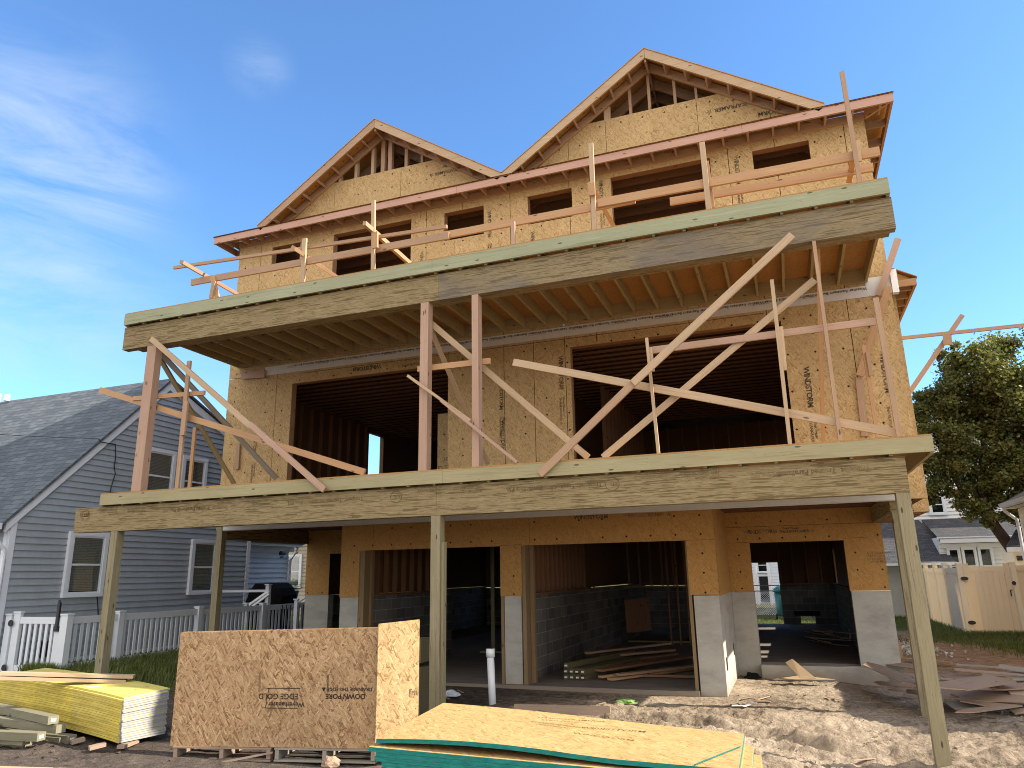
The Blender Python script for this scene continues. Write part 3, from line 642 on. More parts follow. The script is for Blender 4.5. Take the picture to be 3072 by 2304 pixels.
# ---- gables
def gable(xc, hw, zr, ztop, nm):
    zl = 9.27; sl = (zr-zl)/hw; L2 = math.atan(sl); yf = 11.6
    top = lambda x: zr-abs(x-xc)*sl
    # wall sheathing below the open triangle
    wz = lambda x: zr-.01-abs(x-xc)*sl-.20
    xa = (zr-.21-ztop)/sl; xb = (zr-.21-9.10)/sl
    poly = [(xc-xb, 9.10), (xc+xb, 9.10), (xc+xa, ztop), (xc-xa, ztop)]
    b = MB(); cuts = nm['cuts']; edges = [xc-xb-1]+cuts+[xc+xb+1]
    for a, c in zip(edges, edges[1:]):
        q = clip(clip(poly, 0, a+.004, False), 0, c-.004, True)
        if len(q) > 2: b.prism(q, YW, YW+.015)
    sh = b.build('gable_sheathing', 'osb_wall', H)
    cs = math.cos(L2)
    for sgn in (-1, 1):
        e = Vector((sgn*hw, 0, -(zr-zl))); d = e.normalized()
        off = Vector((0, 0, -.085/cs)); base = Vector((xc, yf+.02, zr))
        g = MB(); x1 = xc+sgn*hw
        h = .165  # rake fascia board, plumb cut at the ridge
        g.prism([(xc+sgn*.003, zr-.003), (x1, zl-.003), (x1, zl-.06), (x1-sgn*.09, zl-.003+.09*sl-h-.012), (xc+sgn*.003, zr-h-.03)], yf, yf+.038)
        g.build('rake_board', 'wood_pine' if sgn > 0 or nm['r'] else 'wood_fir', H)
        # rafter against the wall
        g = MB(); xg = x1-sgn*.045; g.prism([(xc+sgn*.003, zr-.035), (xg, zl-.005), (xg, zl-.17), (xc+sgn*.003, zr-.23)], YW-.045, YW-.004)
        g.build('gable_rafter', 'wood_fir', H)
        # lookouts between the two
        n = 8
        for i in range(1, n):
            x = xc+sgn*hw*i/n*1.0; z = zr-.04-abs(x-xc)*sl
            g = GB(); g.board((x, yf+.04, z-.07), (x, YW-.046, z-.07), .038, .13, (sgn*math.sin(L2), 0, math.cos(L2))); g.build('lookout', 'wood_fir', H)
        # inner rafters seen through the open triangle
        for i in range(1, 7):
            g = MB(); y = YW+.05+i*.41; g.prism([(xc+sgn*.02, zr-.04), (xc+sgn*(hw-.1), zl+.03), (xc+sgn*(hw-.1), zl-.2), (xc+sgn*.02, zr-.27)], y, y+.038); g.build('rafter', 'wood_fir', H)
        # roof deck
        nrm = Vector((sgn*sl, 0, 1)).normalized()
        for k in range(2):
            pass
        g = MB(); g.prism([(xc, zr), (x1, zl), (x1+sgn*.012, zl+.008), (xc, zr+.018)], yf-.012, 25.5); g.build('roof_deck', 'osb_deep', H)
    g = GB(); g.box((xc-.02, yf+.04, zr-.26), (xc+.02, 25.4, zr-.03)); g.build('ridge_board', 'wood_fir', H)
    for x, wd, mt in nm['studs']:
        g = GB(); g.box((x-wd/2, YW+.02, ztop-.1), (x+wd/2, YW+.11, wz(x)+.1)); g.build('gable_stud', mt, H)
    return sh
g1 = gable(-7.25, 2.84, 11.18, 10.165, dict(cuts=[-8.43, -6.81], r=0, studs=[(-8.33, .06, 'wood_pine'), (-7.93, .07, 'wood_pine'), (-7.52, .07, 'wood_pine'), (-7.27, .09, 'wood_fir'), (-7.10, .09, 'wood_pink'), (-6.71, .07, 'wood_fir'), (-6.34, .05, 'wood_fir')]))
g2 = gable(-1.56, 2.85, 11.20, 10.18, dict(cuts=[-3.18, -2.44, -.75, .47], r=1, studs=[(-2.40, .12, 'wood_pine'), (-1.95, .05, 'wood_fir'), (-1.59, .05, 'wood_fir'), (-1.12, .05, 'wood_fir'), (-.74, .045, 'wood_fir')]))
# main roof behind the gables: low slopes down to the side eaves
b = MB(); b.face([(-11.24, 12.0, 9.24), (-10.12, 12.2, 9.27), (-10.12, 25.6, 9.27), (-11.24, 25.6, 9.24)]); b.build('side_roof_deck', 'osb_deep', H)
b = MB(); b.face([(1.30, 12.2, 9.27), (2.30, 12.0, 9.24), (2.30, 25.6, 9.24), (1.30, 25.6, 9.27)])
b.build('side_roof_deck', 'osb_deep', H)
# ---- front eave
ef = 11.6
for x0, x1 in ((-11.26, -5.35), (-5.346, -.02), (-.016, 2.297)):
    g = GB(); g.box((x0, ef, 9.05), (x1, ef+.038, 9.197)); g.build('eave_fascia', 'fascia_red', H)
g = GB(); g.box((-11.26, ef+.04, 9.06), (-11.22, 25.5, 9.20)); g.build('eave_fascia', 'wood_orange', H)
g = GB(); g.box((2.259, ef+.04, 9.06), (2.297, 25.5, 9.20)); g.build('eave_fascia', 'wood_orange', H)
b = MB(); b.face([(-11.28, ef-.02, 9.205), (2.315, ef-.02, 9.205), (2.315, YW+.1, 9.28), (-11.28, YW+.1, 9.28)]); b.face([(-11.28, ef-.02, 9.217), (-11.28, YW+.1, 9.292), (2.315, YW+.1, 9.292), (2.315, ef-.02, 9.217)])
b.build('eave_deck', 'osb_deep', H)
for i in range(33):
    x = -11.02+i*.4105
    g = GB(); g.board((x, ef+.042, 9.125), (x, YW-.045, 9.14), .038, .13, (0, 0, 1)); g.build('rafter_tail', 'wood_fir', H)
g = GB(); g.box((XL, YW-.04, 9.05), (XR, YW-.003, 9.19)); g.build('eave_ledger', 'wood_fir', H)
for sx, xa, xb in ((-1, -11.215, XL-.005), (1, XR+.005, 2.255)):
    for i in range(14):
        y = YW+.30+i*.60
        g = GB(); g.box((xa, y, 9.06), (xb, y+.038, 9.19)); g.build('side_rafter_tail', 'wood_fir', H)
g = GB(); g.board((XR+.02, YW-.02, 9.13), (2.24, ef+.06, 9.13), .038, .13, (0, 0, 1)); g.build('corner_rafter', 'wood_orange', H)

# ---- side bay on the right
b = MB(); b.box((XR+.002, 13.4, 2.93), (2.17, 17.4, 6.42)); b.build('bay_sheathing', 'osb_wall', H)
for i in range(8):
    g = GB(); g.box((XR-.3, 13.5+i*.41, 2.72), (2.14, 13.54+i*.41, 2.925)); g.build('bay_floor_joist', 'wood_orange', H)
g = GB(); g.box((1.62, 13.40, 2.72), (2.168, 13.44, 2.926)); g.box((2.13, 13.45, 2.72), (2.168, 17.4, 2.926)); g.build('bay_rim', 'osb_wall', H)
g = GB(); g.box((XR+.01, 13.05, 6.44), (2.46, 13.09, 6.56)); g.box((2.42, 13.1, 6.44), (2.46, 17.7, 6.56)); g.build('bay_fascia', 'wood_orange', H)
for i in range(10):
    g = GB(); g.box((2.175, 13.3+i*.41, 6.45), (2.415, 13.34+i*.41, 6.55)); g.build('bay_rafter_tail', 'wood_orange', H)
b = MB(); b.prism([(1.91, 6.9), (2.48, 6.565), (2.48, 6.58), (1.91, 6.92)], 13.03, 17.8); b.prism([(XR+.01, 6.43), (2.415, 6.565), (1.91, 6.89)], 13.1, 13.12); b.build('bay_roof', 'osb_deep', H)
# ground floor beams back to the recessed walls and their posts
for x in (-10.84, 1.45):
    g = GB(); g.box((x, YW+.12, 2.645), (x+.13, YR-.003, 2.925)); g.build('side_beam', 'psl_dark' if x < 0 else 'psl', H)
    z = gz(x, 12)-.2
    g = GB(); g.box((x-.002, YW-.02, z), (x+.138, YW+.118, 2.925 if x < 0 else 2.64)); g.build('side_post', 'wood_treated_post', H)
# stamps
def ws(x, z, sz, u, v, p, sub=True, far=0.):
    """manufacturer's stamp on a sheathing panel"""
    u = Vector(u); v = Vector(v); o = Vector((x, YW, z))
    a = stamp('panel_stamp', 'WINDSTORM', sz, o, u, v, 'ink', p, weight=sz*.03, spacing=.88)
    if sub:
        q = o+u*sz*(6.9+far)
        stamp('panel_stamp', 'West Fraser', sz*.5, q+v*sz*.45, u, v, 'ink', p, weight=sz*.012)
        stamp('panel_stamp', 'THANKAFRAMER \u2606', sz*.5, q-v*sz*.08, u, v, 'ink', p, weight=sz*.012)
for x0, x1, y, z in ((-7.7, -4.84, YG, 2.348), (-4.42, -1.58, YG, 2.348), (-.705, .935, YR, 2.363)):
    g = GB(); g.box((x0, y+.017, z), (x1, y+.15, z+.28)); g.build('door_header', 'wood_header', H)
for x0, x1 in ((-.76, -.715), (.945, .99)):
    g = GB(); g.box((x0, YR+.017, 1.47), (x1, YR+.15, 2.36)); g.build('door_jamb', 'wood_header', H)
up = bpy.data.objects['upper_sheathing']; mid = bpy.data.objects['middle_sheathing']; gf = bpy.data.objects['ground_floor_sheathing']
DN, RT, LT, UP = (0, 0, -1), (1, 0, 0), (-1, 0, 0), (0, 0, 1)
ws(.50, 4.95, .118, DN, RT, mid, True, .4); ws(1.60, 5.05, .115, DN, RT, mid, True, .4); ws(-3.52, 5.62, .11, DN, RT, mid); ws(-4.64, 4.55, .10, DN, RT, mid, False)
ws(-4.66, 5.3, .10, DN, RT, mid); ws(-7.15, 5.90, .115, LT, DN, mid, False); ws(-10.1, 4.9, .11, DN, RT, mid)
stamp('panel_stamp', 'West Fraser', .07, (-6.3, YW, 5.93), LT, DN, 'ink', mid); stamp('panel_stamp', 'THANKAFRAMER \u2606', .07, (-6.15, YW, 5.84), LT, DN, 'ink', mid)
for x, z, s in ((-10.05, 7.35, 0), (-6.33, 8.15, 0), (-4.86, 8.75, 1), (-3.98, 8.15, 0), (-2.62, 8.95, 1), (-.20, 8.88, 1), (-.20, 7.7, 0)):
    ws(x, z, .10, DN, RT, up, bool(s))
stamp('panel_stamp', 'West Fraser', .10, (-5.35, YW, 9.98), LT, DN, 'ink', g1, weight=.002); stamp('panel_stamp', 'THANKAFRAMER \u2606', .10, (-5.25, YW, 9.86), LT, DN, 'ink', g1, weight=.002)
stamp('panel_stamp', 'West Fraser', .11, (.42, YW, 10.02), LT, DN, 'ink', g2, weight=.002); stamp('panel_stamp', 'THANKAFRAMER \u2606', .11, (.40, YW, 9.89), LT, DN, 'ink', g2, weight=.002)
stamp('panel_stamp', 'WINDSTORM', .12, (1.0, YW, 9.62), LT, DN, 'ink', g2, weight=.003)
ws(-3.3, 2.9, .10, RT, UP, gf, False)
stamp('panel_stamp', 'WINDSTORM', .10, (-3.45, YG, 2.755), RT, UP, 'ink', gf, weight=.003); stamp('panel_stamp', 'THANKAFRAMER \u2606', .085, (-2.55, YG, 2.75), RT, UP, 'ink', gf, weight=.001)
stamp('panel_stamp', 'WINDSTORM', .10, (-.80, YR, 2.53), RT, UP, 'ink', gf, weight=.003); stamp('panel_stamp', 'West Fraser', .06, (-.10, YR, 2.59), RT, UP, 'ink', gf, weight=.001); stamp('panel_stamp', 'THANKAFRAMER \u2606', .07, (-.16, YR, 2.525), RT, UP, 'ink', gf, weight=.001)
stamp('panel_stamp', '{ R-12  SHEATHING\n   RATED 24/16\n   THIS SIDE UP\n   EXPOSURE 1', .05, (1.27, YR, 2.10), RT, UP, 'ink', gf)
stamp('panel_stamp', 'EDGE G\nWeyer', .16, (-5.78, 12.9, 3.95), LT, DN, 'ink', pnl, weight=.003)

# ================================================================ THE TWO DECK FRAMES
def deck(name, label, zb0, zb1, zr1, bx0, bx1, jx, rx0, rx1, jr, rimmat, bm0, bm1, zl):
    D = empty(name, ((rx0+rx1)/2, 10.5, zb1), label, 'deck', 'front decks of the house')
    for x0, x1, mt in ((bx0, jx-.004, bm0), (jx, bx1, bm1)):
        g = GB(); g.box((x0, 9.10, zb0), (x1, 9.233, zb1)); o = g.build('beam', mt, D)
        (segs if name == 'lower_deck' else segu).append(o)
    g = GB(); g.box((bx0+.2, 9.236, zb0+.01), (bx1-.05, 9.37, zb1)); g.build('beam', 'psl', D)
    for x0, x1 in ((rx0, jr-.003), (jr, rx1)):
        g = GB(); g.box((x0, 9.03, zb1+.022), (x1, 9.068, zr1)); g.build('rim_board', rimmat, D)
    for x in (rx0+.02, rx1-.02):
        g = GB(); g.box((x-.02, 9.07, zb1+.006), (x+.018, 11.93, zr1)); g.build('rim_board', 'wood_joist', D)
    n = 29
    for i in range(1, n+1):
        x = rx1-.02-.4064*i
        if x < rx0+.1: break
        g = GB(); g.box((x-.019, 9.07, zb1+.004), (x+.019, 11.93, zr1-.001)); g.build('joist', 'wood_joist', D)
    g = GB(); g.box((rx0, 11.935, zb1-.005), (rx1, 11.973, zr1)); g.build('ledger_board', 'wood_joist', D)
    g = MB(); g.box((rx0+.005, 9.035, zr1+.002), (rx1-.005, 11.97, zr1+.02)); g.build('deck_sheathing', 'osb_floor', D)
    return D
segs, segu = [], []
D2 = deck('upper_deck', 'upper deck frame with green treated rim board and open joists above the braces', 5.80, 6.213, 6.43, -10.66, 1.598, -4.48, -10.62, 1.585, -4.56, 'wood_treated_green', 'psl', 'psl_weathered', 6.2)
D1 = deck('lower_deck', 'lower deck frame with pale treated rim board resting on printed beam and three tall posts', 2.655, 3.06, 3.257, -11.262, 1.31, -4.49, -10.66, 1.60, -4.36, 'wood_treated', 'psl', 'psl', 3.0)
for x, z0 in ((-10.41, gz(-10.4, 9.2)-.3), (-4.57, -.4), (1.168, -.5)):
    g = GB(); g.box((x, 9.10, z0), (x+.14, 9.24, 2.652)); g.build('post', 'wood_treated_post', D1)
    if x == -4.57:
        g = GB(); g.box((x+.145, 9.13, -.2), (x+.183, 9.22, 2.30)); g.build('scab_board', 'wood_treated_post', D1)
for o, x0 in ((segs[0], -10.9), (segs[0], -9.6), (segs[0], -7.2), (segs[1], -3.7), (segs[1], -.6)):
    if x0 == -10.9:
        stamp('lettering', '(ETL)', .09, (-10.95, 9.1, 2.98), LT, DN, 'ink_brown', o, weight=.001); continue
    s = .085
    stamp('lettering', 'TrusJoist  Treated Parallam\u00ae Plus PSL', s, (x0+1.55, 9.1, 2.97), LT, DN, 'ink_brown', o, weight=.001)
    stamp('lettering', 'SP/DF ABOVE\n1800 GROUND UG\nUSE UC4A', .05, (x0-.1, 9.1, 2.97), LT, DN, 'ink_brown', o)
    stamp('lettering', '507\nCOPPER NOOD\nPL-1234/ASAT-LOC', .05, (x0-.72, 9.1, 2.97), LT, DN, 'ink_brown', o)
    stamp('lettering', 'ETL', .07, (x0-1.35, 9.1, 2.965), LT, DN, 'ink_brown', o, weight=.001)
    bb = MB(); cx, cz = x0-1.42, 2.94
    for k in range(24):
        a0, a1 = k*math.pi/12, (k+1)*math.pi/12
        bb.face([(cx+.095*math.cos(a0), 9.096, cz+.085*math.sin(a0)), (cx+.095*math.cos(a1), 9.096, cz+.085*math.sin(a1)), (cx+.085*math.cos(a1), 9.096, cz+.075*math.sin(a1)), (cx+.085*math.cos(a0), 9.096, cz+.075*math.sin(a0))])
    bb.build('seal', 'ink_brown', o)
for i in range(5):
    stamp('lettering', 'TrusJoist   Parallam   2.0E', .05, (-1.8+i*.8, 9.3, 5.80), LT, (0, 1, 0), 'ink_brown', segu[1], n_off=.002)
for x in (-2.9, -1.2, .3):
    stamp('deck_stamp', 'EDGE GOLD  23/32 24 OC ||||||| APA', .085, (x+1.2, 10.75, 6.431), (-1, 0, 0), (0, 1, 0), 'ink_brown', D2, n_off=.003)

# ---------------------------------------------------------------- timber props, braces and guard rails
def bd(name, label, p0, p1, w, t, mat, group=None, nrm=(0, -1, 0), cat=None, parent=None, bow=0):
    g = MB(); g.board(p0, p1, w, t, nrm, bow, 8 if bow else 1)
    if parent: return g.build(name, mat, parent)
    o = g.build(name, mat); return tag(o, label, cat or name.replace('_', ' '), group)
gp = 'timber props under the upper beam'
zD1, zD2, zB2 = 3.28, 6.452, 5.797
def prop(x0, x1, label, mat, y0=9.1, z1=zB2, t=.14):
    g = GB(); g.box((x0, y0, zD1), (x1, y0+t, z1)); return tag(g.build('timber_prop', mat), label, 'prop', gp)
prop(-10.080, -9.879, 'thick reddish prop at the far left end between the two deck beams', 'wood_pink')
prop(-4.778, -4.649, 'reddish prop left of its near twin at the middle of the deck', 'wood_pink')
prop(-3.951, -3.852, 'reddish prop right of its near twin at the middle of the deck', 'wood_pink')
prop(0.658, 0.699, 'narrow doubled prop under the right end of the upper beam', 'wood_fir', t=.09)
gb = 'diagonal brace boards between the decks'
bd('brace_board', 'long board from the top of the far left prop down across the lower rim board', (-9.902, 9.000, 5.883), (-7.401, 9.000, 3.960), .089, .038, 'wood_pine', gb)
bd('brace_board', 'knotty lower half of the left brace, its foot lapping over the lower rim board', (-7.637, 8.960, 4.182), (-6.216, 8.960, 3.084), .089, .038, 'wood_pink', gb)
bd('brace_board', 'orange board sloping from beyond the left prop to the foot of the left opening', (-11.292, 9.290, 5.184), (-5.758, 9.290, 3.350), .10, .038, 'wood_orange', gb)
bd('brace_board', 'weathered board from the left prop slanting inward to the sheathed wall', (-10.155, 9.400, 5.821), (-8.840, 11.200, 3.661), .089, .038, 'wood_grey', gb)
bd('brace_board', 'olive brown board from the left prop running steeply back to the wall foot', (-10.250, 9.500, 5.768), (-10.083, 11.500, 3.680), .089, .038, 'wood_joist', gb)
bd('brace_board', 'pale board from the middle props down to the right, crossing the big diagonal', (-4.721, 9.320, 5.548), (-2.446, 9.600, 3.380), .089, .038, 'wood_pine', gb)
bd('brace_board', 'steep board between the two middle props slanting inward', (-4.746, 9.400, 5.445), (-4.619, 11.300, 3.668), .07, .038, 'wood_pine', gb)
bd('brace_board', 'thin strip crossing in front of both middle props, upper length', (-4.936, 9.040, 4.672), (-3.949, 9.040, 3.920), .038, .05, 'wood_pine', gb)
bd('brace_board', 'thin strip crossing in front of both middle props, lower length', (-4.381, 9.000, 4.241), (-3.289, 9.090, 3.301), .038, .05, 'wood_pink', gb)
bd('brace_board', 'long nearly level board falling right across the big right opening', (-3.358, 9.200, 4.733), (1.279, 9.200, 3.338), .10, .038, 'wood_pine', gb)
bd('brace_board', 'upper half of the big diagonal, nailed over the weathered upper beam', (-1.657, 8.970, 4.188), (0.435, 8.970, 5.862), .095, .038, 'wood_pine', gb)
bd('brace_board', 'lower half of the big diagonal, its foot lapping over the rim board', (-2.946, 9.000, 3.107), (-1.583, 9.000, 4.260), .095, .038, 'wood_fir', gb)
bd('brace_board', 'diagonal board behind the big one, rising to the right end prop', (-2.169, 9.300, 3.318), (0.642, 9.300, 5.360), .085, .038, 'wood_pine', gb)
bd('brace_board', 'orange board leaning inward behind the right end prop', (0.745, 9.500, 5.861), (0.598, 11.000, 3.581), .05, .038, 'wood_orange', gb)
bd('brace_board', 'reddish board with a split tip standing up beyond the right corner', (2.090, 11.900, 6.827), (1.704, 11.900, 5.933), .10, .038, 'wood_pink', gb)
bd('brace_board', 'orange board slanting down the wall left of the right corner', (1.845, 11.800, 6.031), (1.270, 11.900, 4.699), .10, .038, 'wood_orange', gb)
bd('wall_cleat', 'short nailed plank lying flat on the wall near the right corner', (1.268, 11.970, 4.689), (1.239, 11.970, 3.772), .10, .03, 'wood_fir', cat='board')
bd('wall_cleat', 'small nailed plank flat on the wall left of the left opening', (-10.461, 11.970, 4.568), (-10.447, 11.970, 4.034), .09, .03, 'wood_fir', cat='board')
bd('wall_cleat', 'reddish board under the left end of the white barrier strip', (-10.512, 11.950, 6.034), (-9.899, 11.950, 6.001), .16, .03, 'wood_pink', cat='board')
# lower guard rail
GR = empty('lower_guardrail', (-4, 9.3, 3.28), 'temporary guard rail of level boards and short posts along the lower deck', 'guard rail')
for nm, p0, p1, wd, mt in (('rail', (-10.450, 9.270, 4.936), (-8.884, 9.270, 4.879), .075, 'wood_orange'), ('rail', (-4.898, 9.270, 4.827), (-3.736, 9.270, 4.817), .085, 'wood_orange'),
    ('rail', (-1.464, 9.260, 4.684), (1.246, 9.260, 4.712), .089, 'wood_pink'),
    ('guard_post', (-9.210, 9.200, 5.453), (-9.203, 9.200, 3.287), .075, 'wood_fir'), ('post_splice', (-9.145, 9.160, 4.739), (-9.154, 9.160, 4.163), .08, 'wood_fir'),
    ('guard_post', (-10.312, 10.600, 4.650), (-10.310, 10.600, 3.514), .07, 'wood_orange'),
    ('guard_post', (-1.472, 9.150, 4.826), (-1.421, 9.150, 3.290), .038, 'wood_pine'), ('post_splice', (-1.432, 9.170, 4.695), (-1.423, 9.170, 4.373), .04, 'wood_pine'),
    ('guard_post', (0.140, 9.120, 5.372), (0.132, 9.120, 3.282), .045, 'wood_pine'), ('post_splice', (0.184, 9.140, 4.751), (0.171, 9.140, 4.197), .05, 'wood_pine'),
    ('guard_post', (1.265, 9.120, 4.956), (1.293, 9.120, 3.286), .060, 'wood_fir'),
    ('guard_post', (1.269, 10.900, 4.891), (1.281, 10.900, 3.572), .05, 'wood_orange'), ('post_splice', (1.302, 10.860, 4.780), (1.305, 10.860, 4.428), .045, 'wood_fir')):
    g = MB(); g.board(p0, p1, wd, .038, (0, -1, 0)); g.build(nm, mt, GR)
# upper guard rail
UR = empty('upper_guardrail', (-4, 9.3, 6.45), 'temporary guard rail of long boards and leaning posts along the upper deck', 'guard rail')
for nm, p0, p1, wd, mt in (
    ('rail', (-9.834, 9.250, 7.286), (-4.425, 9.250, 7.051), .055, 'wood_fir'), ('rail', (-9.340, 9.200, 6.902), (-4.364, 9.200, 6.865), .115, 'wood_fir'),
    ('rail', (-4.465, 9.240, 6.902), (-1.516, 9.240, 6.899), .115, 'wood_orange'), ('rail', (-2.039, 9.200, 6.926), (1.573, 9.200, 6.897), .125, 'wood_orange'),
    ('rail', (-1.086, 9.620, 6.966), (1.541, 9.620, 6.918), .115, 'wood_orange'),
    ('guard_post', (-6.966, 9.150, 7.277), (-6.960, 9.150, 6.498), .075, 'wood_pine'), ('guard_post', (-5.682, 9.150, 7.704), (-5.646, 9.150, 6.472), .062, 'wood_pine'),
    ('post_splice', (-5.607, 9.110, 7.115), (-5.597, 9.110, 6.842), .09, 'wood_orange'),
    ('guard_post', (-3.309, 9.155, 6.868), (-3.311, 9.155, 6.483), .06, 'wood_pink'), ('guard_post', (-2.085, 9.150, 7.870), (-2.098, 9.150, 6.482), .065, 'wood_pine'),
    ('guard_post', (-0.544, 9.150, 7.507), (-0.538, 9.150, 6.498), .07, 'wood_pine'), ('post_splice', (-0.518, 9.300, 7.296), (-0.496, 9.300, 6.587), .06, 'wood_orange'),
    ('guard_post', (1.278, 9.120, 8.084), (1.289, 9.120, 6.473), .055, 'wood_fir'), ('post_splice', (1.333, 9.160, 7.078), (1.323, 9.160, 6.788), .06, 'wood_pine'),
    ('leg', (1.301, 9.300, 7.000), (1.257, 9.800, 6.860), .07, 'wood_orange'),
    ('leg', (-8.835, 9.155, 6.908), (-8.692, 9.155, 6.504), .08, 'wood_orange'), ('leg', (-8.748, 9.112, 6.794), (-8.786, 9.112, 6.491), .07, 'wood_fir')):
    g = MB(); g.board(p0, p1, wd, .038, (0, -1, 0)); g.build(nm, mt, UR)
for p0, p1 in (((-8.991, 8.600, 6.985), (-9.321, 10.300, 7.093)), ((-6.916, 8.800, 6.957), (-7.175, 10.400, 7.126)), ((-5.678, 8.900, 7.186), (-5.684, 10.400, 7.127)), ((-2.120, 9.100, 7.200), (-2.025, 10.200, 7.020))):
    g = MB(); g.board(p0, p1, .06, .07, (0, -1, 0)); g.build('kicker_brace', 'wood_orange' if p0[0] > -5 else 'wood_fir', UR)
g = MB(); g.box((-2.138, 9.080, 7.202), Vector((-2.047, 9.080, 7.007))+Vector((0, .03, 0))); g.build('block', 'wood_orange', UR)
# outrigger rail beyond the right side
OR = empty('side_guardrail', (3, 14, 5.5), 'level rail on a slanting arm sticking out beyond the right side wall', 'guard rail')
for nm, p0, p1, wd, mt in (('rail', (2.196, 14.000, 5.809), (4.301, 14.000, 5.792), .06, 'wood_pink'), ('arm', (2.252, 14.050, 4.823), (3.262, 14.050, 6.116), .08, 'wood_pink')):
    g = MB(); g.board(p0, p1, wd, .038, (0, -1, 0)); g.build(nm, mt, OR)
g = MB(); g.board((2.953, 13.950, 5.759), (2.939, 13.950, 5.579), .13, .038, (0, -1, 0)); g.build('block', 'wood_fir', OR)

# ================================================================ NEIGHBOURS
def window_x(parent, X, y0, y1, z0, z1, face=1, trim=.09, sash=True, blind=True, glassmat='glass'):
    """double-hung window in a wall at x=X facing +x (face=1) or -x"""
    f = face
    g = MB()
    for a, b_ in (((y0, z0), (y0+trim, z1)), ((y1-trim, z0), (y1, z1)), ((y0+trim, z1-trim), (y1-trim, z1)), ((y0+trim, z0), (y1-trim, z0+trim*.8))):
        g.box((X, a[0], a[1]), (X+f*.075, b_[0], b_[1]))
    w = g.build('window', 'trim_white', parent)
    a0, a1, c0, c1 = y0+trim, y1-trim, z0+trim*.8, z1-trim; zm = (c0+c1)/2
    g = MB(); t = .035
    for yy in ((a0, a0+t), (a1-t, a1)): g.box((X, yy[0], c0), (X+f*.062, yy[1], c1))
    for zz in ((c0, c0+t), (zm-.02, zm+.02), (c1-t, c1)): g.box((X, a0+t, zz[0]), (X+f*.058, a1-t, zz[1]))
    g.build('sash', 'trim_white', w)
    g = MB(); g.box((X+f*.048, a0+t, c0+t), (X+f*.052, a1-t, c1-t)); g.build('pane', glassmat, w)
    if blind:
        g = MB(); z = c1-.03
        while z > c0+.04:
            g.board((X+f*.03, a0+.04, z), (X+f*.03, a1-.04, z), .031, .003, (f*.95, 0, .3)); z -= .034
        g.build('blind', 'blind', w)
    g = MB(); g.box((X+f*.003, a0+.001, c0), (X+f*.012, a1-.001, c1)); g.build('dark_interior', 'room_dark', w)
def window_y(parent, Y, x0, x1, z0, z1, trim=.09, mat='trim_white', blind=False, sashes=True):
    g = MB()
    for a, b_ in (((x0, z0), (x0+trim, z1)), ((x1-trim, z0), (x1, z1)), ((x0+trim, z1-trim), (x1-trim, z1)), ((x0+trim, z0), (x1-trim, z0+trim*.8))):
        g.box((a[0], Y-.075, a[1]), (b_[0], Y, b_[1]))
    w = g.build('window', mat, parent); a0, a1, c0, c1 = x0+trim, x1-trim, z0+trim*.8, z1-trim; zm = (c0+c1)/2; t = .035
    g = MB()
    for xx in ((a0, a0+t), (a1-t, a1)): g.box((xx[0], Y-.062, c0), (xx[1], Y, c1))
    for zz in ((c0, c0+t), (zm-.02, zm+.02), (c1-t, c1)): g.box((a0+t, Y-.058, zz[0]), (a1-t, Y, zz[1]))
    g.build('sash', mat, w)
    g = MB(); g.box((a0+t, Y-.045, c0+t), (a1-t, Y-.041, c1-t)); g.build('pane', 'glass', w)
    g = MB(); g.box((a0+.001, Y-.02, c0), (a1-.001, Y-.01, c1)); g.build('dark_interior', 'room_dark', w)

# ---- blue-grey house on the left
BH = empty('blue_house', (-17, 13, .3), 'blue grey sided house with a steep shingled roof behind the white picket fence', 'house')
XH = -14.2
out = [(10.13, .35), (17.0, .35), (17.0, 5.28), (15.66, 5.84), (13.6, 6.70), (10.13, 3.12)]
g = MB(); laps(g, out, .127*1.05, lambda u, v, d: (XH+d, u, v), .024); g.build('gable_wall', 'siding_blue', BH)
g = MB(); g.box((-26, 10.15, .3), (XH-.14, 16.98, 2.98)); g.prism([(10.15, 3.02), (16.98, 3.02), (16.98, 5.1), (13.6, 6.5)], -26, XH-.14, axis='x'); g.build('house_core', 'siding_blue', BH)
g = MB(); laps(g, [(-26, .35), (-14.2, .35), (-14.2, 3.0), (-26, 3.0)], .133, lambda u, v, d: (u, 10.13-d, v)); g.build('front_wall', 'siding_blue', BH)
g = MB(); g.box((XH, 10.10, .35), (XH+.03, 10.22, 3.02)); MB().box((XH, 16.9, .35), (XH+.03, 17.03, 5.2)).build('corner_trim', 'trim_white', BH); g.box((-14.3, 10.07, .35), (XH-.001, 10.11, 3.0)); g.build('corner_trim', 'trim_white', BH)
# rake boards
rk = [(9.98, 3.02), (13.6, 6.68), (15.66, 5.85), (17.3, 5.16)]
g = MB()
for (a, b_), (c, d) in zip(rk, rk[1:]):
    L_ = math.hypot(c-a, d-b_); n = (-(d-b_)/L_, (c-a)/L_); q = .17
    g.prism([(a, b_), (c, d), (c+n[0]*0, d-q*1.2 if c < 17 else d-q), (a, b_-q*1.2)], XH+.001, XH+.06, axis='x')
g.build('rake_trim', 'trim_white', BH)
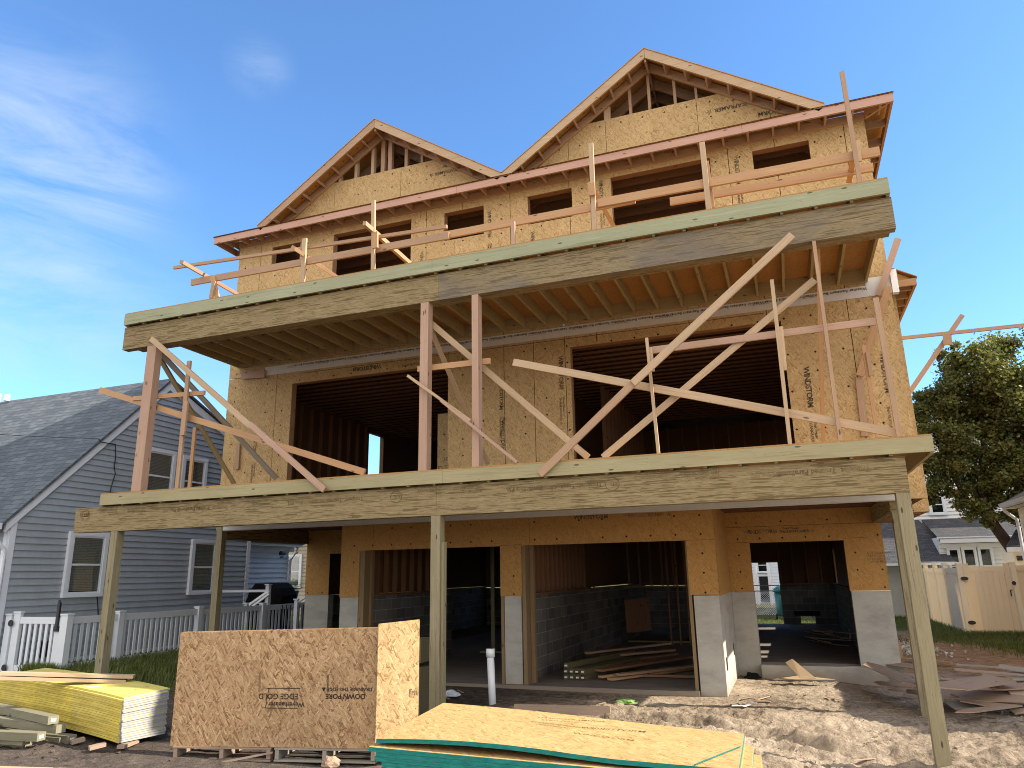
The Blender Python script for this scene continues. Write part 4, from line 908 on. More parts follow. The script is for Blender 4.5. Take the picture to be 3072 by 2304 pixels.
# main roof: front slope, back slope; cross gable meeting it at a valley
def slope(mb, p, th=.05):
    """one roof plane from 4 points (eave-a, eave-b, ridge-b, ridge-a) with shingle courses up the slope"""
    P = [Vector(q) for q in p]; e = (P[1]-P[0]).normalized(); nn = (P[1]-P[0]).cross(P[3]-P[0]).normalized(); s = nn.cross(e)
    uv = [((q-P[0]).dot(e), (q-P[0]).dot(s)) for q in P]
    mb.face(P, uv); mb.face([q-nn*th*(1 if nn.z > 0 else -1) for q in P][::-1], uv[::-1])
    for i in range(len(P)):
        a, c = P[i], P[(i+1) % len(P)]; k = nn*th*(1 if nn.z > 0 else -1); mb.face([a, c, c-k, a-k])
x1 = XH+.10
g = MB(); slope(g, [(-30, 9.86, 2.97), (x1, 9.86, 2.97), (x1, 13.6, 6.78), (-30, 13.6, 6.78)]); o = g.build('roof', 'shingle_blue', BH)
g = MB(); slope(g, [(x1, 17.4, 5.20), (-30, 17.4, 5.20), (-30, 13.6, 6.78), (x1, 13.6, 6.78)]); g.build('roof', 'shingle_blue', BH)
cg = -20.6    # cross gable ridge, pointing at the street
g = MB(); slope(g, [(-16.2, 8.2, 2.8), (-16.2, 9.86, 3.0), (cg+.2, 13.2, 6.42), (cg+.2, 8.2, 6.42)]); slope(g, [(-25, 13.2, 2.6), (-25, 8.2, 2.6), (cg+.2, 8.2, 6.42), (cg+.2, 13.2, 6.42)])
g.build('cross_roof', 'shingle_blue', BH)
g = MB(); g.prism([(-24.2, .3), (-17.0, .3), (-17.0, 3.5), (-20.4, 6.2), (-24.2, 3.0)], 8.6, 9.9); g.build('front_wing', 'siding_blue', BH)
g = MB(); g.tube([(-20.3, 13.5, 6.75), (-20.3, 13.5, 7.0)], .09, 10); g.tube([(-19.9, 13.5, 6.75), (-19.9, 13.5, 6.93)], .07, 10); g.build('roof_vent', 'pvc', BH)
for y0, y1, z0, z1 in ((11.36, 12.32, 1.55, 2.90), (14.80, 15.70, 1.50, 2.87), (13.08, 14.00, 3.66, 4.97), (14.22, 15.08, 3.66, 4.93)):
    window_x(BH, XH+.012, y0, y1, z0, z1)
g = MB(); g.box((-16.2, 9.76, 2.86), (XH+.12, 9.86, 2.98)); g.build('gutter', 'trim_white', BH)
g = MB(); g.tube([(XH+.02, 9.80, 2.88), (XH+.02, 9.80, 2.72), (XH+.03, 10.02, 2.50), (XH+.03, 10.04, 2.3), (XH+.03, 10.04, .4)], .04, 8); g.build('downspout', 'trim_white', BH)
cb = [(-14.100, 11.718, 4.919), (-14.100, 11.785, 4.863), (-14.150, 12.203, 4.882), (-14.150, 12.257, 4.595), (-14.150, 12.246, 4.387), (-14.150, 12.298, 4.223), (-14.150, 12.238, 3.944), (-14.150, 12.215, 3.773)]
g = MB(); g.tube(cb, .011, 6); g.tube([(-14.150, 12.183, 1.661), (-14.150, 12.246, 1.440), (-14.150, 12.307, 1.125)], .011, 6); g.build('cable', 'cable', BH)
g = MB(); pts = [Vector((-14.000, 11.634, 4.904)).lerp(Vector((-21, 7, 6.1)), i/12)+Vector((0, 0, -.35*math.sin(math.pi*i/12))) for i in range(13)]; g.tube(pts, .006, 5); g.build('service_wire', 'cable', BH)
g = MB(); g.box((XH+.002, 10.13, .0), (XH+.02, 17, .36)); g.build('foundation', 'siding_pale', BH)
g = MB(); g.box((XH+.014, 11.0, .42), (XH+.03, 11.42, .72)); g.build('crawl_vent', 'black_plastic', BH)

# rear wing of the left house, pale siding
RW = empty('rear_wing', (-16, 19, .3), 'pale sided rear wing with white gutter beyond the end of the blue house', 'building')
g = MB(); laps(g, [(17.2, .4), (20.35, .4), (20.35, 2.84), (17.2, 2.84)], .15, lambda u, v, d: (-15.4+d, u, v), .035); g.build('wall', 'siding_pale', RW)
g = MB(); g.box((-19, 17.2, .3), (-15.42, 20.33, 2.84)); g.build('wing_core', 'siding_pale', RW)
g = MB(); g.box((-15.5, 17.1, 2.85), (-15.15, 20.75, 2.98)); g.box((-15.42, 17.1, 2.70), (-15.36, 20.6, 2.85)); g.build('gutter', 'trim_white', RW)
g = MB(); slope(g, [(-15.1, 20.8, 2.98), (-15.1, 17.0, 2.98), (-19, 17, 3.9), (-19, 20.8, 3.9)]); g.build('roof', 'shingle_blue', RW)
g = MB(); g.tube([(-15.2, 20.55, 2.85), (-15.2, 20.55, 2.7), (-15.34, 20.4, 2.45), (-15.34, 20.38, .6)], .045, 8); g.build('downspout', 'trim_white', RW)
g = MB(); g.tube([(-15.000, 19.434, 2.630), (-15.000, 19.605, 2.634)], .07, 10); g.build('wall_lantern', 'black_plastic', RW)
g = MB(); g.tube([(-14.900, 19.358, 2.534), (-14.900, 19.364, 2.470)], .06, 10); g.build('blue_lamp_shade', 'blue_plastic', RW)
# tan house far behind
TH = empty('tan_house', (-21, 29, .3), 'tan sided house with one white framed window, glimpsed left of the house shell', 'house')
g = MB(); laps(g, [(-24, .2), (-17, .2), (-17, 3.9), (-24, 3.9)], .16, lambda u, v, d: (u, 28-d, v), .03); g.build('wall', 'siding_tan', TH)
g = MB(); g.box((-24, 28.01, .2), (-17, 34, 3.9)); g.build('house_core', 'siding_tan', TH)
window_y(TH, 27.99, -21.25, -20.40, 1.45, 2.90)
g = MB(); slope(g, [(-24.4, 27.6, 3.8), (-16.6, 27.6, 3.8), (-16.6, 31, 5.0), (-24.4, 31, 5.0)]); slope(g, [(-16.6, 34.4, 3.8), (-24.4, 34.4, 3.8), (-24.4, 31, 5.0), (-16.6, 31, 5.0)]); g.build('roof', 'shingle_grey', TH)

# ---- white picket fence and gate
FN = empty('picket_fence', (-12.6, 14, .2), 'white vinyl picket fence running back along the blue house', 'fence')
FX = -12.6
g = MB(); y = 10.42; i = 0
posts = [10.36, 11.46+.0, 13.58, 15.75, 17.9]
def zt(y): return 1.24-.004*(y-10)
for y in posts:
    z0 = gz(FX, y)-.1
    if y > 10.4: p = MB(); p.box((FX-.06, y-.06, z0), (FX+.06, y+.06, zt(y)+.03)); p.prism([(FX-.075, y-.075), (FX+.075, y-.075), (FX+.075, y+.075), (FX-.075, y+.075)], zt(y)+.032, zt(y)+.06, axis='z'); p.build('fence_post', 'vinyl_white', FN)
for a, c in zip(posts, posts[1:]):
    p = MB(); p.box((FX-.022, a+.062, zt(a)-.13), (FX+.022, c-.062, zt(a)-.005)); p.box((FX-.022, a+.062, .30), (FX+.022, c-.062, .42)); p.build('fence_rail', 'vinyl_white', FN)
    n = int((c-a-.12)/.135); 
    for k in range(n):
        yy = a+.11+k*.135; p = MB(); p.box((FX-.011, yy, .43), (FX+.011, yy+.058, zt(a)-.132)); p.build('picket', 'vinyl_white', FN)
FG = empty('picket_gate', (-13.3, 10.26, .2), 'white picket gate with black hinges and a tall black latch', 'gate')
Yg = 10.26
for nm, x0, x1, z0, z1, d in (('gate_post', -14.07, -13.925, .1, 1.27, .06), ('gate_stile', -13.90, -13.73, .25, 1.31, .03), ('gate_stile', -12.80, -12.66, .25, 1.24, .03), ('gate_post', -12.64, -12.47, .1, 1.27, .06),
    ('gate_rail', -13.728, -12.802, 1.12, 1.24, .022), ('gate_rail', -13.728, -12.802, .27, .39, .022)):
    p = MB(); p.box((x0, Yg-d, z0), (x1, Yg+d, z1))
    if 'post' in nm or x0 == -13.90: p.prism([(x0-.012, Yg-d-.012), (x1+.012, Yg-d-.012), (x1+.012, Yg+d+.012), (x0-.012, Yg+d+.012)], z1+.002, z1+.03, axis='z')
    p.build(nm, 'vinyl_white', FG)
for k in range(6):
    x = -13.64+k*.143; p = MB(); p.box((x, Yg-.012, .392), (x+.062, Yg+.012, 1.118)); p.build('picket', 'vinyl_white', FG)
for z in (1.13, .34):
    p = MB(); p.tube([(-13.915, Yg-.075, z), (-13.915, Yg-.062, z)], .06, 10); p.build('hinge', 'black_plastic', FG)
p = MB(); p.box((-12.76, Yg-.07, 1.02), (-12.70, Yg-.032, 1.50)); p.tube([(-12.73, Yg-.06, 1.5), (-12.73, Yg-.06, 1.54)], .02, 8); p.box((-12.80, Yg-.06, .99), (-12.68, Yg-.031, 1.08)); p.build('latch', 'black_plastic', FG)

# grill, porch rails and fern seen past the fence
GL = MB(); 
prof = [(-13.75, .5), (-13.78, 1.25), (-13.66, 1.55), (-13.5, 1.74), (-12.88, 1.75), (-12.70, 1.62), (-12.6, 1.42), (-12.68, 1.18), (-12.78, .9), (-12.8, .5)]
GL.prism(prof, 16.5, 17.1); gr = GL.build('covered_grill', 'black_cover'); tag(gr, 'barbecue grill under a black cover behind the picket fence', 'grill')
bvm = gr.modifiers.new('b', 'BEVEL'); bvm.width = .06; bvm.segments = 3
PR = empty('porch_railing', (-12.6, 16.2, .2), 'white porch stair railing in front of the covered grill', 'railing')
for nm, p0, p1, wd in (('rail_post', (-12.66, 16.0, .3), (-12.66, 16.0, 1.70), .10), ('rail_post', (-13.06, 15.7, .3), (-13.06, 15.7, 1.25), .09), ('rail_post', (-11.98, 16.3, .3), (-11.98, 16.3, 1.32), .09), ('rail_post', (-11.45, 16.6, .3), (-11.45, 16.6, 1.72), .10),
    ('top_rail', (-14.1, 16.0, 1.56), (-12.71, 16.0, 1.56), .06), ('hand_rail', (-13.0, 15.72, 1.22), (-12.62, 16.0, 1.56), .06), ('hand_rail', (-12.94, 15.72, 1.16), (-12.6, 15.96, 1.48), .05), ('hand_rail', (-11.95, 16.3, 1.28), (-11.5, 16.6, 1.62), .06)):
    p = MB(); p.board(p0, p1, wd, wd, (0, -1, 0)); p.build(nm, 'vinyl_white', PR)
    if nm == 'rail_post':
        x, y, z = p1; p = MB(); p.prism([(x-.07, y-.07), (x+.07, y-.07), (x+.07, y+.07), (x-.07, y+.07)], z+.002, z+.03, axis='z'); p.build('post_cap', 'vinyl_white', PR)
for k in range(7):
    p = MB(); p.box((-12.5+k*.13, 16.38, .3), (-12.48+k*.13, 16.4, 1.2)); p.build('baluster', 'black_plastic', PR)
FP = empty('potted_fern', (-13.35, 18.0, 1.3), 'bright green fern in a blue pot beside the grill', 'plant')
p = MB(); p.tube([(-13.35, 18, 1.30), (-13.35, 18, 1.36), (-13.35, 18, 1.52)], [.09, .11, .14], 12); p.build('pot', 'blue_plastic', FP)
p = MB(); rr = random.Random(3)
for k in range(46):
    a = rr.uniform(0, 6.28); l = rr.uniform(.42, .75); el = rr.uniform(.3, 1.35); d = Vector((math.cos(a), math.sin(a), 0))
    for s in range(9):
        t = s/9; c = Vector((-13.35, 18, 1.52))+d*l*math.cos(el)*t+Vector((0, 0, l*math.sin(el)*t-.25*t*t*l)); wv = Vector((-d.y, d.x, 0)); h = .10*(1-t*.8)
        for q in (-1, 1): p.face([c, c+wv*q*h+d*.02, c+wv*q*h+d*.04, c+d*.03+Vector((0, 0, .005))])
p.build('fronds', 'fern', FP, fixn=False)

# ---- tan fence and gate at the right
TF = empty('tan_fence', (4.6, 29, 0), 'tall tan vinyl fence running back from the gate on the right', 'fence')
py = [25.0, 27.2, 29.0, 30.9, 33.8]
def zb(x, y): return gz(x, y)
for y in py[1:]:
    p = MB(); p.box((4.50, y-.065, -.25), (4.63, y+.065, 1.93)); p.prism([(4.48, y-.085), (4.65, y-.085), (4.65, y+.085), (4.48, y+.085)], 1.932, 1.98, axis='z'); p.build('fence_post', 'vinyl_cream', TF)
for a, c in zip(py, py[1:]):
    p = MB(); p.box((4.54, a+.067, 1.66), (4.59, c-.067, 1.82)); p.box((4.54, a+.067, -.03), (4.59, c-.067, .11)); p.build('fence_rail', 'vinyl_tan', TF)
    p = MB(); n = int((c-a-.14)/.15); wd = (c-a-.14)/n
    for k in range(n): p.box((4.553, a+.07+k*wd, .112), (4.577, a+.07+(k+1)*wd-.008, 1.658))
    for k in range(n): p.box((4.56, a+.07+(k+1)*wd-.008, .112), (4.57, a+.07+(k+1)*wd, 1.658))
    p.build('fence_panel', 'vinyl_tan', TF)
TG = empty('tan_gate', (5.2, 25, 0), 'solid tan vinyl gate with oval black hinges and a white drop rod', 'gate')
for nm, x0, x1, z0, z1, d in (('gate_post', 4.48, 4.625, -.2, 1.93, .065), ('gate_stile', 4.64, 4.78, -.02, 1.91, .025), ('gate_stile', 5.66, 5.79, -.02, 1.91, .025), ('gate_post', 5.80, 5.95, -.2, 1.93, .065), ('gate_rail', 4.782, 5.658, 1.70, 1.86, .022), ('gate_rail', 4.782, 5.658, -.02, .12, .022)):
    p = MB(); p.box((x0, 25-d, z0), (x1, 25+d, z1))
    if 'post' in nm or z1 == 1.91: p.prism([(x0-.01, 25-d-.01), (x1+.01, 25-d-.01), (x1+.01, 25+d+.01), (x0-.01, 25+d+.01)], z1+.002, z1+.03, axis='z')
    p.build(nm, 'vinyl_cream' if 'post' in nm else 'vinyl_tan', TG)
p = MB(); n = 6; wd = .876/n
for k in range(n): p.box((4.782+k*wd, 24.985, .122), (4.782+(k+1)*wd-.006, 25.012, 1.698)); p.box((4.782+(k+1)*wd-.006, 24.992, .122), (4.782+(k+1)*wd, 25.008, 1.698))
p.build('gate_panel', 'vinyl_tan', TG)
for z in (1.52, .31):
    p = MB(); k = 14; p.prism([(4.632+.10*math.cos(i*2*math.pi/k), z+.055*math.sin(i*2*math.pi/k)) for i in range(k)], 24.90, 24.93); p.build('hinge', 'black_plastic', TG)
p = MB(); p.box((5.71, 24.93, 1.02), (5.735, 24.965, 1.2)); p.box((5.72, 24.93, 1.18), (5.77, 24.965, 1.2)); p.build('handle', 'black_plastic', TG)
p = MB(); k = 10; p.prism([(5.83+.05*math.cos(i*2*math.pi/k), 1.38+.06*math.sin(i*2*math.pi/k)) for i in range(k)], 24.89, 24.93); p.build('latch', 'black_plastic', TG)
p = MB(); p.tube([(5.80, 24.91, 1.80), (5.82, 24.91, .0)], .014, 8); p.build('drop_rod', 'vinyl_white', TG)
p = MB(); p.box((5.96, 24.97, -.1), (6.4, 25.03, 1.75)); p.box((5.96, 24.95, 1.7), (6.4, 25.05, 1.86)); p.build('side_panel', 'vinyl_tan', TG)
# cross fence further back
CF = empty('far_fence', (3.5, 34, 0), 'pale pinkish vinyl fence crossing behind the gravel pit', 'fence')
for k in range(5):
    p = MB(); p.box((1.4+k*.62, 34.4, -.1), (2.01+k*.62, 34.45, 1.80)); p.build('fence_panel', 'vinyl_cream', CF)
p = MB(); p.box((1.3, 34.37, 1.60), (4.55, 34.39, 1.78)); p.build('fence_rail', 'vinyl_cream', CF)

# ---- neighbour on the right: side eave running back to its corner
RH = empty('cream_house', (7.5, 18, 0), 'cream sided house with gutter and downspout, only its far corner showing at the right edge', 'house')
g = MB(); laps(g, [(12.8, -.1), (25.1, -.1), (25.1, 3.45), (12.8, 3.45)], .12, lambda u, v, d: (6.32-d, u, v)); g.build('side_wall', 'vinyl_cream', RH)
g = MB(); g.box((6.34, 12.8, -.1), (13, 25.1, 3.45)); g.prism([(6.34, 3.47), (13, 3.47), (9.7, 5.2)], 12.8, 25.1); g.build('house_core', 'vinyl_cream', RH)
g = MB(); g.box((6.06, 12.5, 3.47), (6.32, 25.35, 3.485)); g.build('soffit', 'vinyl_cream', RH)
g = MB(); g.prism([(5.93, 3.52), (6.05, 3.50), (6.05, 3.62), (5.90, 3.62)], 12.5, 25.38); g.build('gutter', 'trim_white', RH)
g = MB(); g.tube([(6.0, 25.25, 3.52), (6.02, 25.25, 3.40), (6.26, 25.2, 3.15), (6.27, 25.2, 2.9), (6.27, 25.2, .1)], .045, 8); g.build('downspout', 'trim_white', RH)
g = MB(); slope(g, [(5.98, 25.4, 3.63), (5.98, 12.4, 3.63), (9.7, 12.4, 5.6), (9.7, 25.4, 5.6)]); slope(g, [(13.4, 12.4, 3.6), (13.4, 25.4, 3.6), (9.7, 25.4, 5.6), (9.7, 12.4, 5.6)]); g.build('roof', 'shingle_grey', RH)
g = MB(); slope(g, [(6.12, 26.3, 2.42), (8.0, 26.3, 2.42), (8.0, 27.6, 3.0), (6.8, 27.6, 3.0)]); g.build('porch_roof', 'shingle_grey', RH)
g = MB(); g.box((6.14, 26.3, 2.26), (8, 26.36, 2.40)); g.build('porch_fascia', 'trim_white', RH); g = MB(); g.box((6.3, 26.38, 0), (8, 27.6, 2.26)); g.build('porch_wall', 'vinyl_cream', RH)
g = MB(); g.box((6.36, 26.28, 2.0), (6.5, 26.37, 2.14)); g.build('porch_lamp', 'black_plastic', RH)

# ---- white two-storey house behind the tree
WH = empty('white_house', (6, 36, 0), 'white two storey house with grey shingles and a row of three windows behind the tree', 'house')
g = MB(); laps(g, [(2.0, 3.2), (12.5, 3.2), (12.5, 7.2), (2.0, 7.2)], .15, lambda u, v, d: (u, 35.0-d, v), .035); g.build('upper_wall', 'siding_white', WH)
g = MB(); g.box((2.0, 35.02, 0), (12.5, 42, 7.2)); g.build('house_core', 'siding_white', WH)
g = MB(); laps(g, [(5.3, .0), (12.5, .0), (12.5, 2.95), (5.3, 2.95)], .15, lambda u, v, d: (u, 32.2-d, v), .03); g.build('lower_wall', 'siding_white', WH)
g = MB(); g.box((5.3, 32.22, 0), (12.5, 35, 2.95)); g.box((2.0, 32.9, 0), (5.29, 34.98, 1.9)); g.build('lower_core', 'siding_white', WH)
g = MB(); slope(g, [(1.6, 31.6, 2.02), (5.72, 31.6, 2.02), (5.2, 34.98, 3.78), (1.6, 34.98, 3.78)]); slope(g, [(5.35, 32.0, 2.86), (12.7, 32.0, 2.86), (12.7, 34.98, 3.78), (5.3, 34.98, 3.78)]); g.build('porch_roof', 'shingle_grey', WH)
g = MB(); g.box((1.6, 31.5, 1.93), (5.78, 31.6, 2.02)); g.box((5.35, 31.9, 2.72), (12.7, 32.0, 2.86)); g.build('gutter', 'trim_white', WH)
g = MB(); slope(g, [(1.6, 34.6, 7.2), (12.9, 34.6, 7.2), (12.9, 38.5, 9.4), (1.6, 38.5, 9.4)]); g.build('main_roof', 'shingle_grey', WH)
for x0, x1 in ((5.54, 5.98), (6.02, 6.51), (6.55, 7.04)): window_y(WH, 32.18, x0, x1, 1.2, 2.56, trim=.06)
window_y(WH, 34.98, 5.62, 6.28, 3.95, 4.83, trim=.10)
g = MB(); g.box((5.42, 32.12, 2.54), (7.45, 32.18, 2.70)); g.build('window_head_trim', 'trim_white', WH)

# ---- seen through the rear door: back yard
BY = empty('back_yard_house', (-1.5, 46, 0), 'pale house with white porch posts seen through the rear doorway', 'house')
g = MB(); laps(g, [(-6, 0), (3, 0), (3, 5.5), (-6, 5.5)], .17, lambda u, v, d: (u, 46-d, v), .04); g.build('wall', 'siding_pale', BY)
g = MB(); g.box((-6, 46.02, 0), (3, 52, 5.5)); g.build('house_core', 'siding_pale', BY)
for x in (-1.95, -1.25, -.2):
    g = MB(); g.box((x-.07, 44.4, 0), (x+.07, 44.54, 2.7)); g.build('porch_post', 'trim_white', BY)
g = MB(); g.box((-2.9, 44.35, 2.7), (.6, 44.6, 3.0)); g.build('porch_beam', 'trim_white', BY)
window_y(BY, 45.97, -1.95, -1.25, 1.7, 2.6); g = MB(); g.box((-1.85, 45.9, .1), (-1.3, 45.96, 1.5)); g.build('door', 'room_dark', BY)
RB = tag(MB().box((-3.2, 40, 0), (-2.12, 43, 2.2)).build('brick_shed', 'brick_red'), 'red brick shed corner at the left of the rear doorway view', 'shed')
CLF = empty('chain_link_fence', (-1, 34, 0), 'chain link fence with dark rails across the back yard', 'fence')
p = MB()
for z in (1.22, 1.0): p.tube([(-3.2, 34, z), (.6, 34, z)], .022, 6)
p.build('fence_rail', 'black_plastic', CLF)
p = MB(); 
for k in range(46):
    x = -3.2+k*.085; p.tube([(x, 34, .02), (x+.9, 34, .98)], .006, 3, False); p.tube([(x+.9, 34, .02), (x, 34, .98)], .006, 3, False)
p.build('mesh_panel', 'pvc', CLF)
for x in (-3.2, -1.9, -.6, .6): p = MB(); p.tube([(x, 34, -.1), (x, 34, 1.25)], .03, 8); p.build('fence_post', 'black_plastic', CLF)
WB = empty('wheeled_bin', (-.5, 31, 0), 'dark teal wheeled bin with a rounded lid standing on the back lawn', 'bin')
p = MB(); p.tube([(-.50, 31, .15), (-.50, 31, .2), (-.46, 31, 1.0)], [.2, .23, .30], 14); p.build('bin_body', 'teal_plastic', WB, smooth=True)
p = MB(); p.tube([(-.46, 31, 1.0), (-.45, 31, 1.1), (-.44, 31, 1.22), (-.44, 31, 1.28)], [.33, .33, .22, .08], 14); p.build('bin_lid', 'teal_plastic', WB, smooth=True)
for s in (-1, 1):
    p = MB(); p.tube([(-.5+s*.2, 31.0, .12), (-.5+s*.26, 31.0, .12)], .12, 12); p.build('wheel', 'black_plastic', WB)

# ================================================================ TREES
def tree(nm, label, base, pts, radii, blobs, nleaf, leaf, mat='leaf', group=None, seed=1, droop=.3):
    rr = random.Random(seed); T = empty(nm, base, label, 'tree', group)
    g = MB()
    for P_, R_ in zip(pts, radii): g.tube(P_, R_, 9)
    # twigs from the limb ends into the crown clumps
    tips = [Vector(P_[-1]) for P_ in pts]+[Vector(P_[len(P_)//2]) for P_ in pts]
    for c, r in blobs:
        c = Vector(c); t = min(tips, key=lambda q: (q-c).length); mid = t.lerp(c, .5)+Vector((rr.uniform(-.2, .2), rr.uniform(-.2, .2), rr.uniform(-.1, .2)))
        g.tube([t, mid, c], [.06, .04, .018], 5)
        for k in range(4):
            e = c+Vector((rr.gauss(0, 1), rr.gauss(0, 1), rr.gauss(0, .8))).normalized()*r*.8; g.tube([c, c.lerp(e, .5)+Vector((0, 0, .06)), e], [.02, .012, .005], 4)
    g.build('trunk', 'bark', T, smooth=True)
    g = MB(); tot = sum(r**2.2 for c, r in blobs)
    for c, r in blobs:
        c = Vector(c); n = int(nleaf*r**2.2/tot); sub = [(Vector((rr.gauss(0, 1), rr.gauss(0, 1), rr.gauss(0, 1))).normalized()*r*rr.uniform(.45, 1.0), r*rr.uniform(.16, .38)) for _ in range(max(6, int(r*14)))]
        for k in range(n):
            so, sr = rr.choice(sub); p = c+Vector((so.x, so.y, so.z*.8))+Vector((rr.gauss(0, .5), rr.gauss(0, .5), rr.gauss(0, .4)))*sr
            s = leaf*rr.uniform(.6, 1.35); a = Vector((rr.gauss(0, 1), rr.gauss(0, 1), rr.gauss(0, .6)-droop)).normalized(); b_ = a.cross(Vector((rr.gauss(0, 1), rr.gauss(0, 1), rr.gauss(0, 1)))).normalized()
            g.face([p-a*s*.5, p+b_*s*.32, p+a*s*.5, p-b_*s*.32], [(0, 0), (1, 0), (1, 1), (0, 1)])
    g.build('crown', mat, T, fixn=False); return T
rt = random.Random(11)
bl = []
for c, r in (((6.1, 27, 7.7), 1.25), ((5.0, 27.4, 6.9), 1.0), ((7.6, 27, 8.2), 1.6), ((4.75, 26.6, 5.7), .85), ((6.2, 27.3, 6.0), 1.3), ((7.6, 27, 6.4), 1.5), ((5.3, 27, 4.8), .95), ((6.4, 26.8, 4.5), .9), ((7.5, 27.2, 4.7), 1.2), ((5.4, 26.9, 3.85), .6), ((6.2, 27, 3.45), .55), ((6.9, 26.9, 3.5), .6), ((8.8, 27.5, 7.4), 1.6), ((8.8, 27, 5.6), 1.4), ((5.9, 26.4, 8.5), .6), ((4.5, 26.9, 6.3), .5), ((4.6, 27, 4.9), .75), ((4.75, 27, 4.1), .55), ((5.9, 26.9, 4.0), .7), ((7.2, 27, 3.9), .8), ((5.7, 27, 7.2), .9), ((6.9, 27, 5.3), 1.0)):
    bl.append((c, r))
tree('shade_tree', 'large leafy tree with sunlit yellow green tips leaning over the white house', (6.9, 27.6, 0),
     [[(7.3, 27.8, -.1), (7.1, 27.7, 1.0), (6.65, 27.4, 2.1), (6.1, 27.1, 3.1), (5.9, 27, 4.2), (6.2, 27, 5.6), (6.3, 27, 7.0)], [(6.1, 27.1, 3.1), (5.4, 26.9, 4.0), (5.0, 26.9, 5.2), (4.8, 26.9, 6.2)], [(5.95, 27, 4.0), (6.9, 27.2, 5.2), (7.7, 27.2, 6.8)], [(6.65, 27.4, 2.1), (7.4, 27.3, 3.4), (8.3, 27.3, 5.0)]],
     [[.24, .21, .19, .16, .13, .10, .05], [.10, .08, .06, .03], [.09, .07, .04], [.12, .1, .06]], [(c, r*1.08) for c, r in bl], 125000, .12, seed=5)
tree('yard_tree', 'dark tree overhanging the far end of the back yard', (-2.4, 38, 0), [[(-2.4, 38, 0), (-2.3, 38, 2.5), (-1.8, 38, 4)]], [[.15, .12, .08]], [((-1.6, 38, 3.2), .9), ((-.6, 38, 3.5), .9), ((-2.4, 38, 3.6), 1.0), ((-2.45, 36.5, 2.5), .45)], 5000, .12, seed=8)
tree('garden_bush', 'low dark bush on the left of the chain link fence', (-2.0, 33, 0), [[(-1.95, 33, 0), (-1.95, 33, .5)]], [[.03, .02]], [((-1.98, 33, .8), .3), ((-1.9, 33, .35), .25)], 1500, .07, seed=9)

# ---- grass
def grass(nm, spots, n, h, seed=1):
    rr = random.Random(seed); g = MB(); tot = sum(s[4] for s in spots)
    for x0, y0, x1, y1, wt, wd in spots:
        for k in range(int(n*wt/tot)):
            t = rr.random(); x = x0+(x1-x0)*t+rr.gauss(0, wd); y = y0+(y1-y0)*t+rr.gauss(0, wd*.8); z = GZ(x, y)-.01
            hh = h*rr.uniform(.35, 1.3); a = rr.uniform(0, 6.28); l = Vector((math.cos(a), math.sin(a), 0)); w_ = .006+.004*rr.random(); b0 = Vector((-l.y, l.x, 0))*w_; q = Vector((x, y, z)); m_ = q+Vector((0, 0, hh*.6))+l*hh*.12; tp = q+Vector((0, 0, hh))+l*hh*rr.uniform(.2, .6)
            g.face([q-b0, q+b0, m_+b0*.7, m_-b0*.7], [(0, 0)]*4); g.face([m_-b0*.7, m_+b0*.7, tp], [(0, 0)]*3)
    o = g.build(nm, 'blade', fixn=False); return tag(o, kind='stuff')
grass('fence_grass', [(-12.3, 10.2, -12.2, 17.5, 5, .22), (-12.0, 10.4, -12.4, 16, 3, .45), (-11.2, 9.8, -10.6, 14, 2, .5), (-13.2, 10.1, -12.4, 10.1, .8, .1)], 21000, .20, 2)
grass('gate_grass', [(4.3, 25.2, 4.1, 33, 4, .15), (3.9, 24, 3.6, 33, 3, .25), (4.2, 24.4, 6, 24.4, 3, .25), (4.6, 22.5, 5.5, 19, 2, .5), (2.6, 32, 1.9, 34, 1, .3)], 15000, .16, 3)
grass('lawn', [(-3, 28, .8, 28, 3, .9), (-3, 30.5, .8, 30.5, 2, .9), (-3, 27, 1, 27, 2, .3), (3.8, 23.5, 5.8, 23.5, 3, .8)], 16000, .10, 4)
# gravel pile
rr = random.Random(6); g = MB()
for k in range(700):
    x = rr.gauss(2.35, .35); y = rr.gauss(20.5, .8); z = GZ(x, y)+rr.uniform(0, .1); s = rr.uniform(.02, .055); vs = [Vector((rr.uniform(-1, 1), rr.uniform(-1, 1), rr.uniform(-1, 1))).normalized()*s+Vector((x, y, z)) for _ in range(4)]
    g.solid(vs, [[0, 1, 2], [0, 3, 1], [1, 3, 2], [2, 3, 0]])
tag(g.build('gravel', 'stone_white', fixn=False), kind='stuff')

